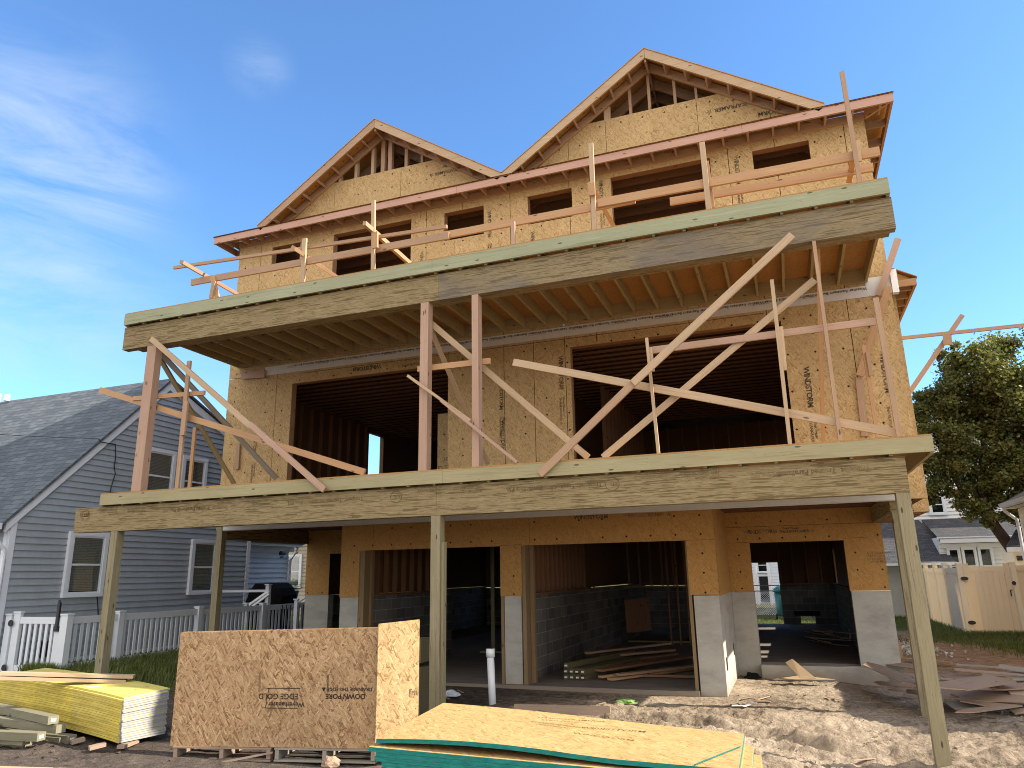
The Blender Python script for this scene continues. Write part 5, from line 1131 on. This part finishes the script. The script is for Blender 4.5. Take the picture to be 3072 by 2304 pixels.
# ================================================================ ON THE GROUND IN FRONT
def sheet(name, A, B, wd, z0, z1, mats, sag=0, n=10, flare=0, edge=None):
    """a flat board: A,B ends of its front edge (x,y); wd = depth; bowed by sag between the ends; mats = (face, edge)"""
    A, B = Vector((*A, 0)), Vector((*B, 0)); d = (B-A); L_ = d.length; d.normalize(); n_ = Vector((-d.y, d.x, 0))
    g = MB(); rows = []
    for i in range(n+1):
        t = i/n; s = sag(t) if callable(sag) else sag*4*t*(1-t); q = A+d*L_*t
        rows.append([q+Vector((0, 0, z0+s)), q+n_*wd+Vector((0, 0, z0+s+flare)), q+n_*wd+Vector((0, 0, z1+s+flare)), q+Vector((0, 0, z1+s))])
    for i in range(n):
        a, b_ = rows[i], rows[i+1]; u0, u1 = L_*i/n, L_*(i+1)/n
        g.cur = 0; g.face([a[3], b_[3], b_[2], a[2]], [(u0, 0), (u1, 0), (u1, wd), (u0, wd)]); g.face([a[0], a[1], b_[1], b_[0]], [(u0, 0), (u0, wd), (u1, wd), (u1, 0)])
        g.cur = 1; g.face([a[0], b_[0], b_[3], a[3]], [(u0, z0), (u1, z0), (u1, z1), (u0, z1)]); g.face([a[1], a[2], b_[2], b_[1]], [(u0, z0), (u0, z1), (u1, z1), (u1, z0)])
    g.cur = 2; g.face([*rows[0]], [(0, z0), (wd, z0), (wd, z1), (0, z1)]); g.face(rows[-1][::-1], [(0, z1), (wd, z1), (wd, z0), (0, z0)])
    return g.build(name, mats)

ORD = ['top', 'second', 'third', 'fourth', 'fifth', 'sixth', 'seventh', 'eighth', 'ninth', 'tenth', 'eleventh', 'twelfth', 'thirteenth', 'fourteenth', 'fifteenth', 'sixteenth', 'seventeenth', 'eighteenth', 'nineteenth', 'twentieth', 'twenty-first', 'twenty-second', 'twenty-third', 'twenty-fourth', 'twenty-fifth', 'twenty-sixth', 'twenty-seventh', 'twenty-eighth', 'twenty-ninth', 'thirtieth', 'thirty-first', 'thirty-second', 'thirty-third', 'thirty-fourth']
# yellow gypsum boards
import itertools
ya, yb = Vector((-10.45, 7.58)), Vector((-7.56, 7.05)); yd = (yb-ya).normalized(); yn = Vector((-yd.y, yd.x)); 
NY = 20; th = .0245; zb0 = .03
rr = random.Random(5)
for k in range(NY):
    j = rr.uniform(-.009, .009); e = rr.uniform(-.008, .008)
    A = yb-yd*2.9+yn*j+yd*e; B = yb+yn*j+yd*e
    if k == NY-1: B = yb+yn*.03+yd*(-.02)
    o = sheet('gypsum_board', A, B, .60, zb0+k*th+.0016, zb0+(k+1)*th-.0016, ('yellow_face', 'yellow_edge', 'gypsum_core'), sag=lambda t: .17*(1-t)**.9*(1-(1-t)*.42)*1.15 if t < 1 else 0, n=14, flare=.0015*k)
    if k == NY-1: tag(o, 'topmost yellow gypsum board, its face streaked with mud under two planks', 'gypsum board', 'yellow gypsum boards in the bowed stack')
    elif k == 0: tag(o, 'lowest yellow gypsum board, touching the scraps on the ground', 'gypsum board', 'yellow gypsum boards in the bowed stack')
    else: tag(o, ORD[NY-1-k]+' yellow edged gypsum board from the top of the bowed stack', 'gypsum board', 'yellow gypsum boards in the bowed stack')
zt_ = zb0+NY*th
g = MB(); g.box((-8.42, 7.3, zt_+.055), (-8.28, 7.75, zt_+.064), rot=-.5, piv=(-8.4, 7.5, 0)); tag(g.build('torn_wrapper', 'film_white'), 'torn strip of white film lying on the yellow boards', 'wrapper')
for (p0, p1, lb) in (((-9.379, 6.840, 0.720), (-8.257, 7.728, 0.600), 'lower of the two planks lying on the yellow boards'), ((-9.412, 6.855, 0.770), (-8.194, 7.782, 0.650), 'upper of the two planks lying on the yellow boards')):
    bd('loose_plank', lb, p0, p1, .14, .038, 'wood_pine', 'planks on the yellow boards', nrm=(0, 0, 1), cat='plank')
# scraps under the stack
for sl_, (p0, p1) in zip(('middle of the three', 'leftmost of the three', 'rightmost of the three'), (((-7.723, 6.805, 0.020), (-7.640, 6.949, 0.040)), ((-8.164, 6.934, 0.030), (-8.100, 7.058, 0.050)), ((-7.494, 7.031, -0.000), (-7.587, 7.331, 0.000)))):
    bd('wood_scrap', sl_+' lumber scraps under the near end of the yellow boards', p0, p1, .09, .04, 'wood_weathered', 'scraps under the yellow boards', nrm=(0, 0, 1), cat='wood scrap')
# treated timbers with end tags
tim = [(((-8.278, 6.760, 0.300)), (-.98, .30), .30, 'topmost treated timber of the pile, resting crosswise near the yellow boards'),
       (((-8.204, 6.813, 0.200)), (-1, .13), .20, 'second treated timber from the top, its bare end beside the yellow boards'),
       (((-8.211, 6.580, 0.160)), (-.90, -.10), .16, 'treated timber in the middle of the pile with a slanted white tag'),
       (((-8.227, 6.997, 0.050)), (-1, .02), .05, 'treated timber at the back right of the pile, its end nearest the yellow boards'),
       (((-8.334, 6.969, 0.030)), (-1, -.03), .03, 'treated timber lying on the dirt in front of its neighbour, tag at its right end'),
       (((-8.415, 6.570, 0.110)), (-.93, -.05), .11, 'treated timber at the front left, upper of the two stacked'),
       (((-8.497, 6.651, 0.010)), (-.93, -.05), .01, 'treated timber at the front left, lower of the two stacked')]
for i, (c, d, z, lb) in enumerate(tim):
    d = Vector((*d, 0)).normalized(); c = Vector(c)
    T = empty('treated_timber', c, lb, 'timber', 'treated timbers beside the yellow boards')
    g = MB(); g.board(c, c+d*2.2+Vector((0, 0, -.02 if i == 0 else 0)), .115, .088, (0, 0, 1)); g.build('timber', 'wood_treated_dark', T)
    if i != 1:
        n_ = -d; u_ = Vector((0, 0, 1)).cross(n_); q = c+n_*.002
        g = MB(); g.face([q-u_*.028-Vector((0, 0, .017)), q+u_*.028-Vector((0, 0, .017)), q+u_*.028+Vector((0, 0, .017)), q-u_*.028+Vector((0, 0, .017))]); t_ = g.build('end_tag', 'tag_white', T)
        stamp('tag_print', 'UC4A', .018, q-u_*.022-Vector((0, 0, .006)), u_, (0, 0, 1), 'ink', t_, n_off=.001)

# standing stack of strand board on two pallets
F0, F1 = Vector((-6.806, 7.066)), Vector((-4.42, 7.583)); fd = (F1-F0).normalized(); fn = Vector((-fd.y, fd.x))
def P3(t, n, z): q = F0+fd*t+fn*n; return Vector((q.x, q.y, z))
LB = (F1-F0).length
for k in range(9):
    g = MB(); t0, t1, n0, n1 = 0+rr.uniform(-.006, .006), LB+rr.uniform(-.008, .0), k*.012+.0006, k*.012+.0116
    zt1 = 1.262+rr.uniform(-.004, .004); zo = .05*0
    vs = [P3(t0, n0, .045), P3(t1, n0, .045), P3(t1, n1, .045), P3(t0, n1, .045), P3(t0, n0, zt1), P3(t1, n0, zt1+.035), P3(t1, n1, zt1+.035), P3(t0, n1, zt1)]
    uv = lambda f: [((0, 0) if i in (0, 3) else (LB, 0) if i in (1, 2) else (0, 1.22) if i in (4, 7) else (LB, 1.22)) for i in f]
    fs = [[0, 1, 5, 4], [2, 3, 7, 6], [0, 3, 2, 1], [4, 5, 6, 7], [1, 2, 6, 5], [3, 0, 4, 7]]
    g.solid(vs, fs, [uv(f) for f in fs]); o = g.build('strand_board_sheet', 'osb_near')
    if k == 0:
        front = tag(o, 'front sheet of the upright strand board stack, with an upside down stamp', 'strand board', 'upright sheets on the pallets')
    else: tag(o, ORD[k]+' sheet from the front of the upright strand board stack', 'strand board', 'upright sheets on the pallets')
f3 = Vector((fd.x, fd.y, 0)); 
q = P3(1.46, 0, .0)
stamp('panel_stamp', 'EDGE GOLD', .085, P3(1.50, 0, .60), -f3, (0, 0, -1), 'ink_near', front, weight=.0010)
stamp('panel_stamp', 'Weyerhaeuser', .072, P3(1.58, 0, .48)+Vector((0, 0, .03)), -f3, (0, 0, -1), 'ink_near', front, weight=.0010)
g = MB()
for a, b_, z0, z1 in ((1.12, 1.50, .445, .452), (1.12, 1.52, .652, .660)): g.face([P3(a, -.003, z0), P3(b_, -.003, z0), P3(b_, -.003, z1), P3(a, -.003, z1)])
g.face([P3(1.115, -.003, .445), P3(1.122, -.003, .445), P3(1.15, -.003, .66), P3(1.143, -.003, .66)]); g.build('stamp_frame', 'ink_near', front)
stamp('panel_stamp', 'DRAINAGE THIS EDGE \u25b2', .052, P3(2.36, 0, .665), -f3, (0, 0, -1), 'ink_near', front, weight=.0010); stamp('panel_stamp', 'DOWN PORE', .075, P3(2.28, 0, .60), -f3, (0, 0, -1), 'ink_near', front, weight=.0018)
g = MB()   # nail slots and ticks of the panel
for zz in (.16, .46, .78, 1.05, 1.24):
    for t in range(9): 
        if rr.random() < .8: x = .12+t*.27+rr.uniform(-.02, .02); g.face([P3(x, -.002, zz-.012), P3(x+.004, -.002, zz-.012), P3(x+.004, -.002, zz+.012), P3(x, -.002, zz+.012)])
for t in (1.02, 1.83): g.face([P3(t, -.002, .62), P3(t+.022, -.002, .62), P3(t+.018, -.002, .80), P3(t-.004, -.002, .80)])
g.build('tick_marks', 'ink_brown', front)
# angled offcut standing at the right end of the stack, with the layers behind it
E0 = P3(LB+.004, -.10, 0).xy; ed = Vector((math.cos(rad(42)), math.sin(rad(42)))); en = Vector((-ed.y, ed.x))
def Q3(t, n, z): q = E0+ed*t+en*n; return Vector((q.x, q.y, z))
for k in range(3):
    g = MB(); W_ = .47; n0, n1 = k*.013, k*.013+.012; vs = [Q3(0, n0, .0), Q3(W_, n0, .0), Q3(W_, n1, .0), Q3(0, n1, .0), Q3(0, n0, 1.345-k*.01), Q3(W_, n0, 1.375-k*.01), Q3(W_, n1, 1.375-k*.01), Q3(0, n1, 1.345-k*.01)]
    fs = [[0, 1, 5, 4], [2, 3, 7, 6], [0, 3, 2, 1], [4, 5, 6, 7], [1, 2, 6, 5], [3, 0, 4, 7]]; uv = lambda f: [((0, 3) if i in (0, 3) else (W_, 3) if i in (1, 2) else (0, 4.3) if i in (4, 7) else (W_, 4.3)) for i in f]
    g.solid(vs, fs, [uv(f) for f in fs]); o = g.build('strand_board_offcut', 'osb_offcut_lit')
    tag(o, 'sunlit strand board offcut angled at the right end of the upright stack' if k == 0 else ('', 'middle', 'rearmost')[k]+' strand board offcut behind the sunlit one', 'strand board', 'offcuts at the end of the upright stack')
    if k == 0: stamp('panel_stamp', 'EDGE\nWeyer', .075, Q3(W_-.005, 0, .62), (-ed.x, -ed.y, 0), (0, 0, -1), 'ink', o, weight=.002) if 0 else stamp('panel_stamp', '[m', .09, Q3(W_-.11, 0, .58), (ed.x, ed.y, 0), (0, 0, 1), 'ink', o, weight=.002)
for k, (t0, t1) in enumerate(((.05, 1.22), (1.26, 2.42))):
    c0 = P3(t0, 0, 0); PL = empty('wooden_pallet', P3((t0+t1)/2, .4, -.11), ('brown wooden pallet under the left half of the upright boards', 'grey wooden pallet under the right half of the upright boards')[k], 'pallet', 'pallets under the upright boards')
    mt = ('wood_weathered', 'wood_grey')[k]
    for n_ in (-.02, .25, .5, .75):
        g = MB(); g.board(P3(t0, n_+.05, .033), P3(t1, n_+.05, .033), .09, .018, (0, 0, 1)); g.build('deck_slat', mt, PL)
        g = MB(); g.board(P3(t0, n_+.05, -.086), P3(t1, n_+.05, -.09), .09, .018, (0, 0, 1)); g.build('bottom_slat', mt, PL)
    for t in (t0+.03, (t0+t1)/2, t1-.03):
        g = MB(); g.board(P3(t, -.01, -.027), P3(t, .9, -.027), .096, .045, (fd.x, fd.y, 0)); g.build('stringer', mt, PL)
g = MB(); g.board(P3(.55, -.10, -.12), P3(1.25, -.03, .0), .02, .01, (0, -1, 0)); tag(g.build('lath', 'wood_weathered'), 'thin lath leaning on the pallets', 'lath')
# low pile behind: lumber bundle between the stack and the middle post
tag(GB().box((-6.3, 9.8, -.02), (-5.06, 10.2, .60)).build('lumber_bundle', 'wood_bundle_shaded'), 'lower bundle of yellow green boards behind the middle post', 'lumber bundle', 'lumber bundles behind the middle post')
tag(GB().box((-6.3, 9.85, .66), (-5.08, 10.2, .98)).build('lumber_bundle', 'wood_bundle_shaded'), 'upper bundle of yellow green boards behind the middle post', 'lumber bundle', 'lumber bundles behind the middle post')

# big stack of sheathing in the sun, edges painted green
QF = [Vector((-2.545, 4.344, .866)), Vector((-.36, 4.20, .866)), Vector((-.41, 5.46, .795)), Vector((-2.71, 5.653, .866))]   # corners of the top sheet; its far right corner droops
def qsheet(name, dx, dy, grow, dz, th_, mats, lift=None, n=10, m_=4):
    c = sum(QF, Vector())/4
    K = [Vector((p.x+(p.x-c.x)*grow+dx, p.y+(p.y-c.y)*grow+dy, p.z+dz)) for p in QF]
    g = MB(); W_ = (QF[1]-QF[0]).length; D_ = (QF[3]-QF[0]).length
    def pt(i, j, top):
        u, v = i/n, j/m_; p = K[0].lerp(K[1], u).lerp(K[3].lerp(K[2], u), v); return p+Vector((0, 0, (0 if top else -th_)+(lift(u, v) if lift else 0)))
    for top in (1, 0):
        g.cur = 0
        for i in range(n):
            for j in range(m_):
                q = [pt(i, j, top), pt(i+1, j, top), pt(i+1, j+1, top), pt(i, j+1, top)]; uv = [(i/n*W_, j/m_*D_), ((i+1)/n*W_, j/m_*D_), ((i+1)/n*W_, (j+1)/m_*D_), (i/n*W_, (j+1)/m_*D_)]
                g.face(q if top else q[::-1], uv if top else uv[::-1])
    for i in range(n):
        u0, u1 = i/n*W_, (i+1)/n*W_; z = K[0].z
        for j, mi in ((0, 1), (m_, 1)):
            g.cur = mi; g.face([pt(i, j, 0), pt(i+1, j, 0), pt(i+1, j, 1), pt(i, j, 1)], [(u0, z-th_), (u1, z-th_), (u1, z), (u0, z)])
    for j in range(m_):
        for i in (0, n):
            g.cur = 2; g.face([pt(i, j, 0), pt(i, j+1, 0), pt(i, j+1, 1), pt(i, j, 1)], [(j*.3, 0), (j*.3+.3, 0), (j*.3+.3, th_), (j*.3, th_)])
    return g.build(name, mats), K
nS = 34; t_ = .0262
for k in range(nS):       # k = 0 is the top sheet
    top_ = k == 0; gl_ = 'green edged sheathing sheets in the sunlit stack'
    dx, dy = (0, 0) if top_ else (rr.uniform(-.006, .006)+.0, rr.uniform(-.006, .006)-.045)
    if 0 < k < 4: dx += -.01
    if k >= 2: dx += .045
    if k >= 4: dx += .04
    o, K = qsheet('sheathing_sheet', dx, dy, 0 if top_ else .012, -k*t_-(0 if top_ else .004), t_-.0016, ('osb_gold', 'green_edge', 'osb_gold' if k % 3 else 'green_edge'), (lambda u, v: .008+.028*max(0, math.sin(math.pi*min(1, u*1.5)))*(1-v*.7)) if top_ else None)
    if top_:
        tag(o, 'topmost sunlit sheet of the green edged stack in the foreground', 'sheathing sheet', gl_)
        d3 = (QF[1]-QF[0]).normalized(); n3 = (QF[3]-QF[0]).normalized(); o0 = QF[0]+Vector((0, 0, .03))
        stamp('panel_stamp', 'West Fraser', .055, o0+d3*.95+n3*.76, d3, n3, 'ink_brown', o, weight=.001, n_off=.004); stamp('panel_stamp', 'THANKAFRAMER \u2606', .055, o0+d3*.90+n3*.83, d3, n3, 'ink_brown', o, weight=.001, n_off=.004)
        stamp('panel_stamp', 'WINDSTORM', .07, o0+d3*1.25+n3*.60, d3, n3, 'ink_brown', o, weight=.001, n_off=.004)
        g = MB(); g.board(QF[0].lerp(QF[1], .90)+Vector((0, .01, .014)), QF[1].lerp(QF[2], .55)+Vector((-.01, 0, .014)), .010, .002, (0, 0, 1)); g.build('paint_line', 'green_edge', o)
    else: tag(o, ORD[k]+' green edged sheet from the top of the sunlit stack', 'sheathing sheet', gl_)
    if k == 6:
        d3 = (K[1]-K[0]).normalized(); stamp('panel_stamp', 'WINDSTORM', .14, K[0]+d3*.65+Vector((0, 0, -.10)), d3, (0, 0, 1), 'ink', o, weight=.005, n_off=.02)
bd('dunnage_block', 'brown timber block under the right end of the green edged stack', (-.24, 4.75, .42), (-.20, 5.35, .42), .16, .10, 'wood_weathered', nrm=(0, 0, 1), cat='block')
bd('engineered_beam', 'reddish printed beam offcut lying behind the sunlit stack', (-3.841, 10.300, 0.030), (-2.512, 10.457, 0.030), .14, .05, 'wood_weathered', nrm=(0, -1, .15), cat='beam')
bd('foreground_board', 'edge of a sunlit board lying at the bottom left corner', (-6.724, 4.892, 0.300), (-5.887, 5.050, 0.300), .16, .02, 'wood_pine', nrm=(0, 0, 1), cat='board')

# white pipe
PV = empty('drain_pipe', (-4.42, 10.95, 0), 'white plastic pipe standing in the dirt before the left garage opening', 'pipe')
pb, pt = Vector((-4.408, 10.900, 0.002)), Vector((-4.440, 10.900, 0.664))
g = MB(); g.tube([pb-Vector((0, 0, .2)), pt], .055, 20); g.build('pipe', 'pvc', PV, smooth=True)
g = MB(); g.tube([pt-Vector((0, 0, .02)), pt+Vector((0, 0, .10))], .067, 20); g.build('coupling', 'pvc', PV, smooth=True)

# timber and board scraps inside the garages
gi = 'boards piled inside the right garage'
for i, (x, y, z, dx, dy, l, w_, mt) in enumerate(((-3.1, 13.0, .10, .55, .83, 3.6, .14, 'wood_orange'), (-3.0, 13.2, .15, .6, .8, 3.2, .14, 'wood_fir'), (-3.4, 13.3, .20, .45, .9, 3.5, .24, 'wood_interior_shaded'), (-3.7, 14.0, .22, .5, .86, 2.4, .3, 'wood_interior_shaded'), (-3.6, 14.6, .30, .62, .78, 1.8, .2, 'wood_fir'), (-2.9, 13.6, .10, 1, .05, 1.5, .09, 'wood_interior_shaded'), (-3.9, 14.5, .36, .5, .9, 2.6, .1, 'wood_fir'), (-3.3, 13.1, .12, .6, .8, .5, .09, 'wood_orange'))):
    d = Vector((dx, dy, 0)).normalized(); p = Vector((x, y, z)); bd('loose_board', ('long orange board lying foremost in the garage pile', 'fir board lying against the orange one in the garage', 'wide dark board in the middle of the garage pile', 'widest board at the wall side of the garage pile', 'pale short board on top of the garage pile', 'board lying crosswise on the garage floor', 'narrow board at the back of the garage pile', 'orange block at the front end of the garage pile')[i], p, p+d*l, w_, .038, mt, gi, nrm=(0, 0, 1), cat='board')
for i in range(9):
    x, z = -3.88+(i % 4)*.10+rr.uniform(-.008, .008), .11+(i//4)*.095
    T = empty('garage_timber', (x, 13.0, z), ('leftmost', 'second', 'third', 'fourth')[i % 4]+' tagged timber in the '+('bottom row', 'middle row', 'top row')[i//4]+' of the dark garage bundle', 'timber', 'timbers bundled by the garage block wall')
    g = MB(); g.board((x, 13.0+rr.uniform(0, .15), z), (x+.7, 15.4, z), .088, .088, (0, 0, 1)); g.build('timber', 'wood_bundle_shaded', T)
    g = MB(); g.box((x-.02, 12.985, z-.012), (x+.03, 12.992, z+.015)); g.build('end_tag', 'tag_white', T)
bd('leaning_panel', 'reddish board leaning in the dark at the back of the right garage', (-3.731, 19.000, 0.427), (-3.818, 19.300, 1.196), .62, .03, 'wood_interior_shaded', nrm=(0, -1, .1), cat='board')
gi = 'boards heaped in the right hand room'
for i in range(9):
    x, y = .55+rr.uniform(-.25, .3), 19.2+rr.uniform(-1.0, 1.0); a = rr.uniform(1.2, 2.6); d = Vector((math.cos(a), math.sin(a), 0)); p = Vector((x, y, .23+i*.03))
    bd('loose_board', ORD[8-i]+' board from the top of the dusty heap in the right hand room', p-d*.6, p+d*.6, rr.choice((.15, .3, .4)), .02, 'wood_weathered', gi, nrm=(rr.uniform(-.15, .15), 0, 1), cat='board')

# scrap plywood pile by the right post
gs = 'plywood scraps piled by the right post'
SC = [((1.012, 14.7, 0.28), (1.445, 12.097, 0.28), 0.33, 'long pale pointed scrap sticking out furthest left from the plywood pile', 0.10), ((1.226, 15.277, 0.24), (1.825, 14.475, 0.24), 0.24, 'thin scrap at the rear left of the plywood pile', -0.10), ((1.657, 11.489, 0.32), (2.605, 12.652, 0.32), 0.39, 'pinkish weathered scrap lying uppermost, right of the post', 0.05), ((1.369, 12.246, 0.12), (2.53, 13.084, 0.12), 0.51, 'wide scrap at the front of the pile, crossing behind the post', -0.05), ((2.012, 14.006, 0.18), (2.873, 13.527, 0.18), 0.45, 'dark scrap right behind the post, under the pinkish one', 0.10), ((2.312, 12.432, 0.22), (3.042, 12.859, 0.22), 0.33, 'grey scrap at the far right, under the uppermost', -0.10), ((1.903, 12.378, 0.12), (2.906, 12.398, 0.12), 0.45, 'long grey scrap low at the right', 0.05), ((1.777, 11.38, 0.05), (2.633, 12.196, 0.05), 0.15, 'pale narrow board lying lowest, nearest the bottle', -0.05), ((1.963, 12.043, 0.08), (2.86, 12.543, 0.08), 0.30, 'flat scrap just above the lowest pale board', 0.10), ((1.026, 13.793, 0.07), (1.627, 13.5, 0.07), 0.18, 'narrow scrap on the sand at the left foot of the pile', -0.10), ((1.18, 13.134, 0.04), (1.624, 13.51, 0.04), 0.12, 'short stick on the sand left of the pile', 0.05)]
for (p0, p1, w_, lb, tilt) in SC:
    g = MB(); p0, p1 = Vector(p0), Vector(p1); d = (p1-p0).normalized(); n_ = Vector((tilt, -.15, 1)).normalized(); u_ = d.cross(n_).normalized(); n_ = u_.cross(d); Ls = (p1-p0).length
    cut = rr.uniform(-.3, .3)*w_
    poly = [(0, -w_*.12), (Ls*.12, -w_/2), (Ls, -w_/2+cut*.3), (Ls-abs(cut), w_/2), (Ls*.2, w_/2)]
    lo = [p0+d*a+u_*b_-n_*.006 for a, b_ in poly]; hi = [q_+n_*.013 for q_ in lo]; uvp = [(a, b_) for a, b_ in poly]
    g.face(lo, uvp); g.face(hi[::-1], uvp[::-1])
    for i in range(5): k = (i+1) % 5; g.face([lo[i], lo[k], hi[k], hi[i]], [(0, 0), (.3, 0), (.3, .01), (0, .01)])
    tag(g.build('plywood_scrap', 'wood_weathered'), lb, 'plywood scrap', gs)
for i in range(44):
    a = rr.uniform(-.55, .40); x, y = rr.uniform(2.1, 4.6), rr.uniform(12.2, 15.8); h = max(0, 1-((x-3.2)/1.6)**2)*max(0, 1-((y-14)/2.2)**2); z = gz(x, y)+.03+i/44*.34*h
    d = Vector((math.cos(a), math.sin(a), rr.uniform(-.10, .10))); l = rr.uniform(.7, 1.9)
    wd_ = rr.choice((.06, .10, .15, .22, .30)); mt_ = rr.choice(('wood_weathered', 'wood_weathered', 'wood_grey'))
    lb_ = ('narrow strip' if wd_ < .12 else 'wide scrap' if wd_ > .2 else 'plank-wide scrap')
    lb = f"{'long' if l > 1.3 else 'short'} {'grey' if mt_ == 'wood_grey' else 'brown'} {lb_} {'low down' if i < 15 else 'halfway up' if i < 30 else 'near the top'} at the {'left' if x < 2.9 else 'middle' if x < 3.7 else 'right'} {'front' if y < 13.4 else 'centre' if y < 14.6 else 'back'} of the plywood pile"
    bd('plywood_scrap', lb, (x-d.x*l/2, y-d.y*l/2, z-d.z*l/2), (x+d.x*l/2, y+d.y*l/2, z+d.z*l/2), wd_, .016, mt_, gs, nrm=(rr.uniform(-.2, .2), rr.uniform(-.5, .0), 1), cat='plywood scrap')
bd('orange_batten', 'orange batten lying flat behind the plywood pile', (1.993, 18.159, 0.000), (2.785, 17.533, 0.000), .10, .03, 'wood_orange', nrm=(0, 0, 1), cat='batten')
bd('grade_stake', 'short orange stake standing behind the plywood pile', (1.990, 18.435, -0.050), Vector((1.990, 18.435, -0.050))+Vector((0, 0, .35)), .07, .03, 'wood_orange', cat='stake')
# torn cardboard
g = MB(); c = Vector((0.040, 14.186, 0.030))
g.face([c+Vector((-.55, -.05, 0)), c+Vector((.1, -.15, .03)), c+Vector((.45, .0, .02)), c+Vector((-.1, .18, .05))]); g.face([c+Vector((-.1, -.1, .04)), c+Vector((.15, -.1, .04)), c+Vector((-.2, .15, .32)), c+Vector((-.32, .12, .26))])
o = g.build('torn_cardboard', 'cardboard'); sm = o.modifiers.new('s', 'SOLIDIFY'); sm.thickness = .006; tag(o, 'torn curled cardboard on the sand before the step', 'cardboard')
# bottle, rag and small litter
BT = empty('crushed_bottle', (2.544, 12.341, -0.100), 'crushed clear plastic bottle on the sand at the right edge', 'bottle')
c = Vector(BT.location); g = MB(); g.tube([c+Vector((-.09, 0, .04)), c+Vector((-.05, 0, .045)), c+Vector((.02, .02, .05)), c+Vector((.07, .03, .04)), c+Vector((.10, .04, .045))], [.012, .03, .036, .03, .03], 10); g.build('bottle_body', 'glass', BT, smooth=True)
g = MB(); g.tube([c+Vector((-.11, 0, .04)), c+Vector((-.09, 0, .04))], .015, 10); g.build('cap', 'blue_plastic', BT)
def crumple(nm, label, cat, c, s, mat, seed):
    rq = random.Random(seed); bm = bmesh.new(); bmesh.ops.create_icosphere(bm, subdivisions=3, radius=1)
    for v in bm.verts:
        v.co *= 1+noise.noise(v.co*1.6+Vector((seed, 0, 0)))*.55; v.co = Vector((v.co.x*s[0], v.co.y*s[1], max(-.2, v.co.z)*s[2]))
    me = bpy.data.meshes.new(nm); bm.to_mesh(me); bm.free(); me.materials.append(MATS[mat]); o = bpy.data.objects.new(nm, me); C.objects.link(o); o.location = c; return tag(o, label, cat)
crumple('black_rag', 'black rag dropped in the corner beside the concrete pier', 'rag', (-0.868, 14.553, 0.000), (.12, .08, .09), 'black_cover', 2)
crumple('white_bag', 'crumpled pale bag in the dirt right of the middle post', 'bag', (-5.266, 11.245, 0.030), (.13, .1, .06), 'siding_pale', 4)
crumple('green_scrap', 'crumpled green netting on the sand mound', 'netting', (-2.466, 11.262, 0.030), (.16, .1, .04), 'fern', 6)
crumple('brown_lump', 'lump of brown clay beneath the pallet edge', 'stone', (-4.800, 7.268, -0.060), (.10, .08, .07), 'wood_weathered', 8)
rq = random.Random(21)
for i in range(46):
    x, y = rq.uniform(-7.5, 3.5), rq.uniform(6.3, 13.5)
    if y > 12 and x < -1: continue
    a = rq.uniform(0, 3.14); l = rq.uniform(.06, .38); z = GZ(x, y)+.012; d = Vector((math.cos(a), math.sin(a), 0))*l/2
    bd('wood_splinter', ('long' if l > .22 else 'short')+(' splinter of wood on the dirt ' if i % 2 else ' sliver of wood on the dirt ')+('left of' if x < -4.5 else 'right of' if x > 1.2 else 'between')+' the front posts, '+('near the stacks' if y < 9 else 'near the garages' if y > 11 else 'halfway to the garages'), Vector((x, y, z))-d, Vector((x, y, z+.01))+d, rq.uniform(.012, .04), .008, rq.choice(('wood_pine', 'wood_weathered', 'wood_fir')), 'splinters scattered on the ground', nrm=(rq.uniform(-.2, .2), 0, 1), cat='splinter')
g = MB(); P_ = [Vector((-0.996, 11.441, -0.020)), Vector((-0.836, 11.429, -0.020)), Vector((-0.709, 11.733, -0.020))]
for a, b_ in zip(P_, P_[1:]): g.board(a+Vector((0, 0, .03)), b_+Vector((0, 0, .04)), .05, .004, (0, 0, 1))
tag(g.build('plastic_strip', 'film_white'), 'strip of clear film trodden into the sand in the middle', 'plastic strip')

# clods and small stones trodden out of the dirt
rq = random.Random(31); g = MB()
for k in range(5200):
    x = rq.uniform(-8.5, 3.8); y = rq.uniform(5.2, 13.4)
    if y > 12.1 and x < -1.0: continue
    s_ = rq.choice((.006, .008, .011, .011, .016, .026)) * rq.uniform(.7, 1.3); z = GZ(x, y)
    vs = [Vector((rq.uniform(-1, 1), rq.uniform(-1, 1), rq.uniform(-.4, 1))).normalized()*s_+Vector((x, y, z)) for _ in range(5)]
    g.solid(vs, [[0, 1, 2], [0, 3, 1], [1, 3, 2], [2, 3, 0], [0, 4, 2], [1, 4, 0], [2, 4, 1]])
o = g.build('dirt_clods', 'soil', loc=(0, 0, 0), fixn=False); tag(o, kind='stuff')
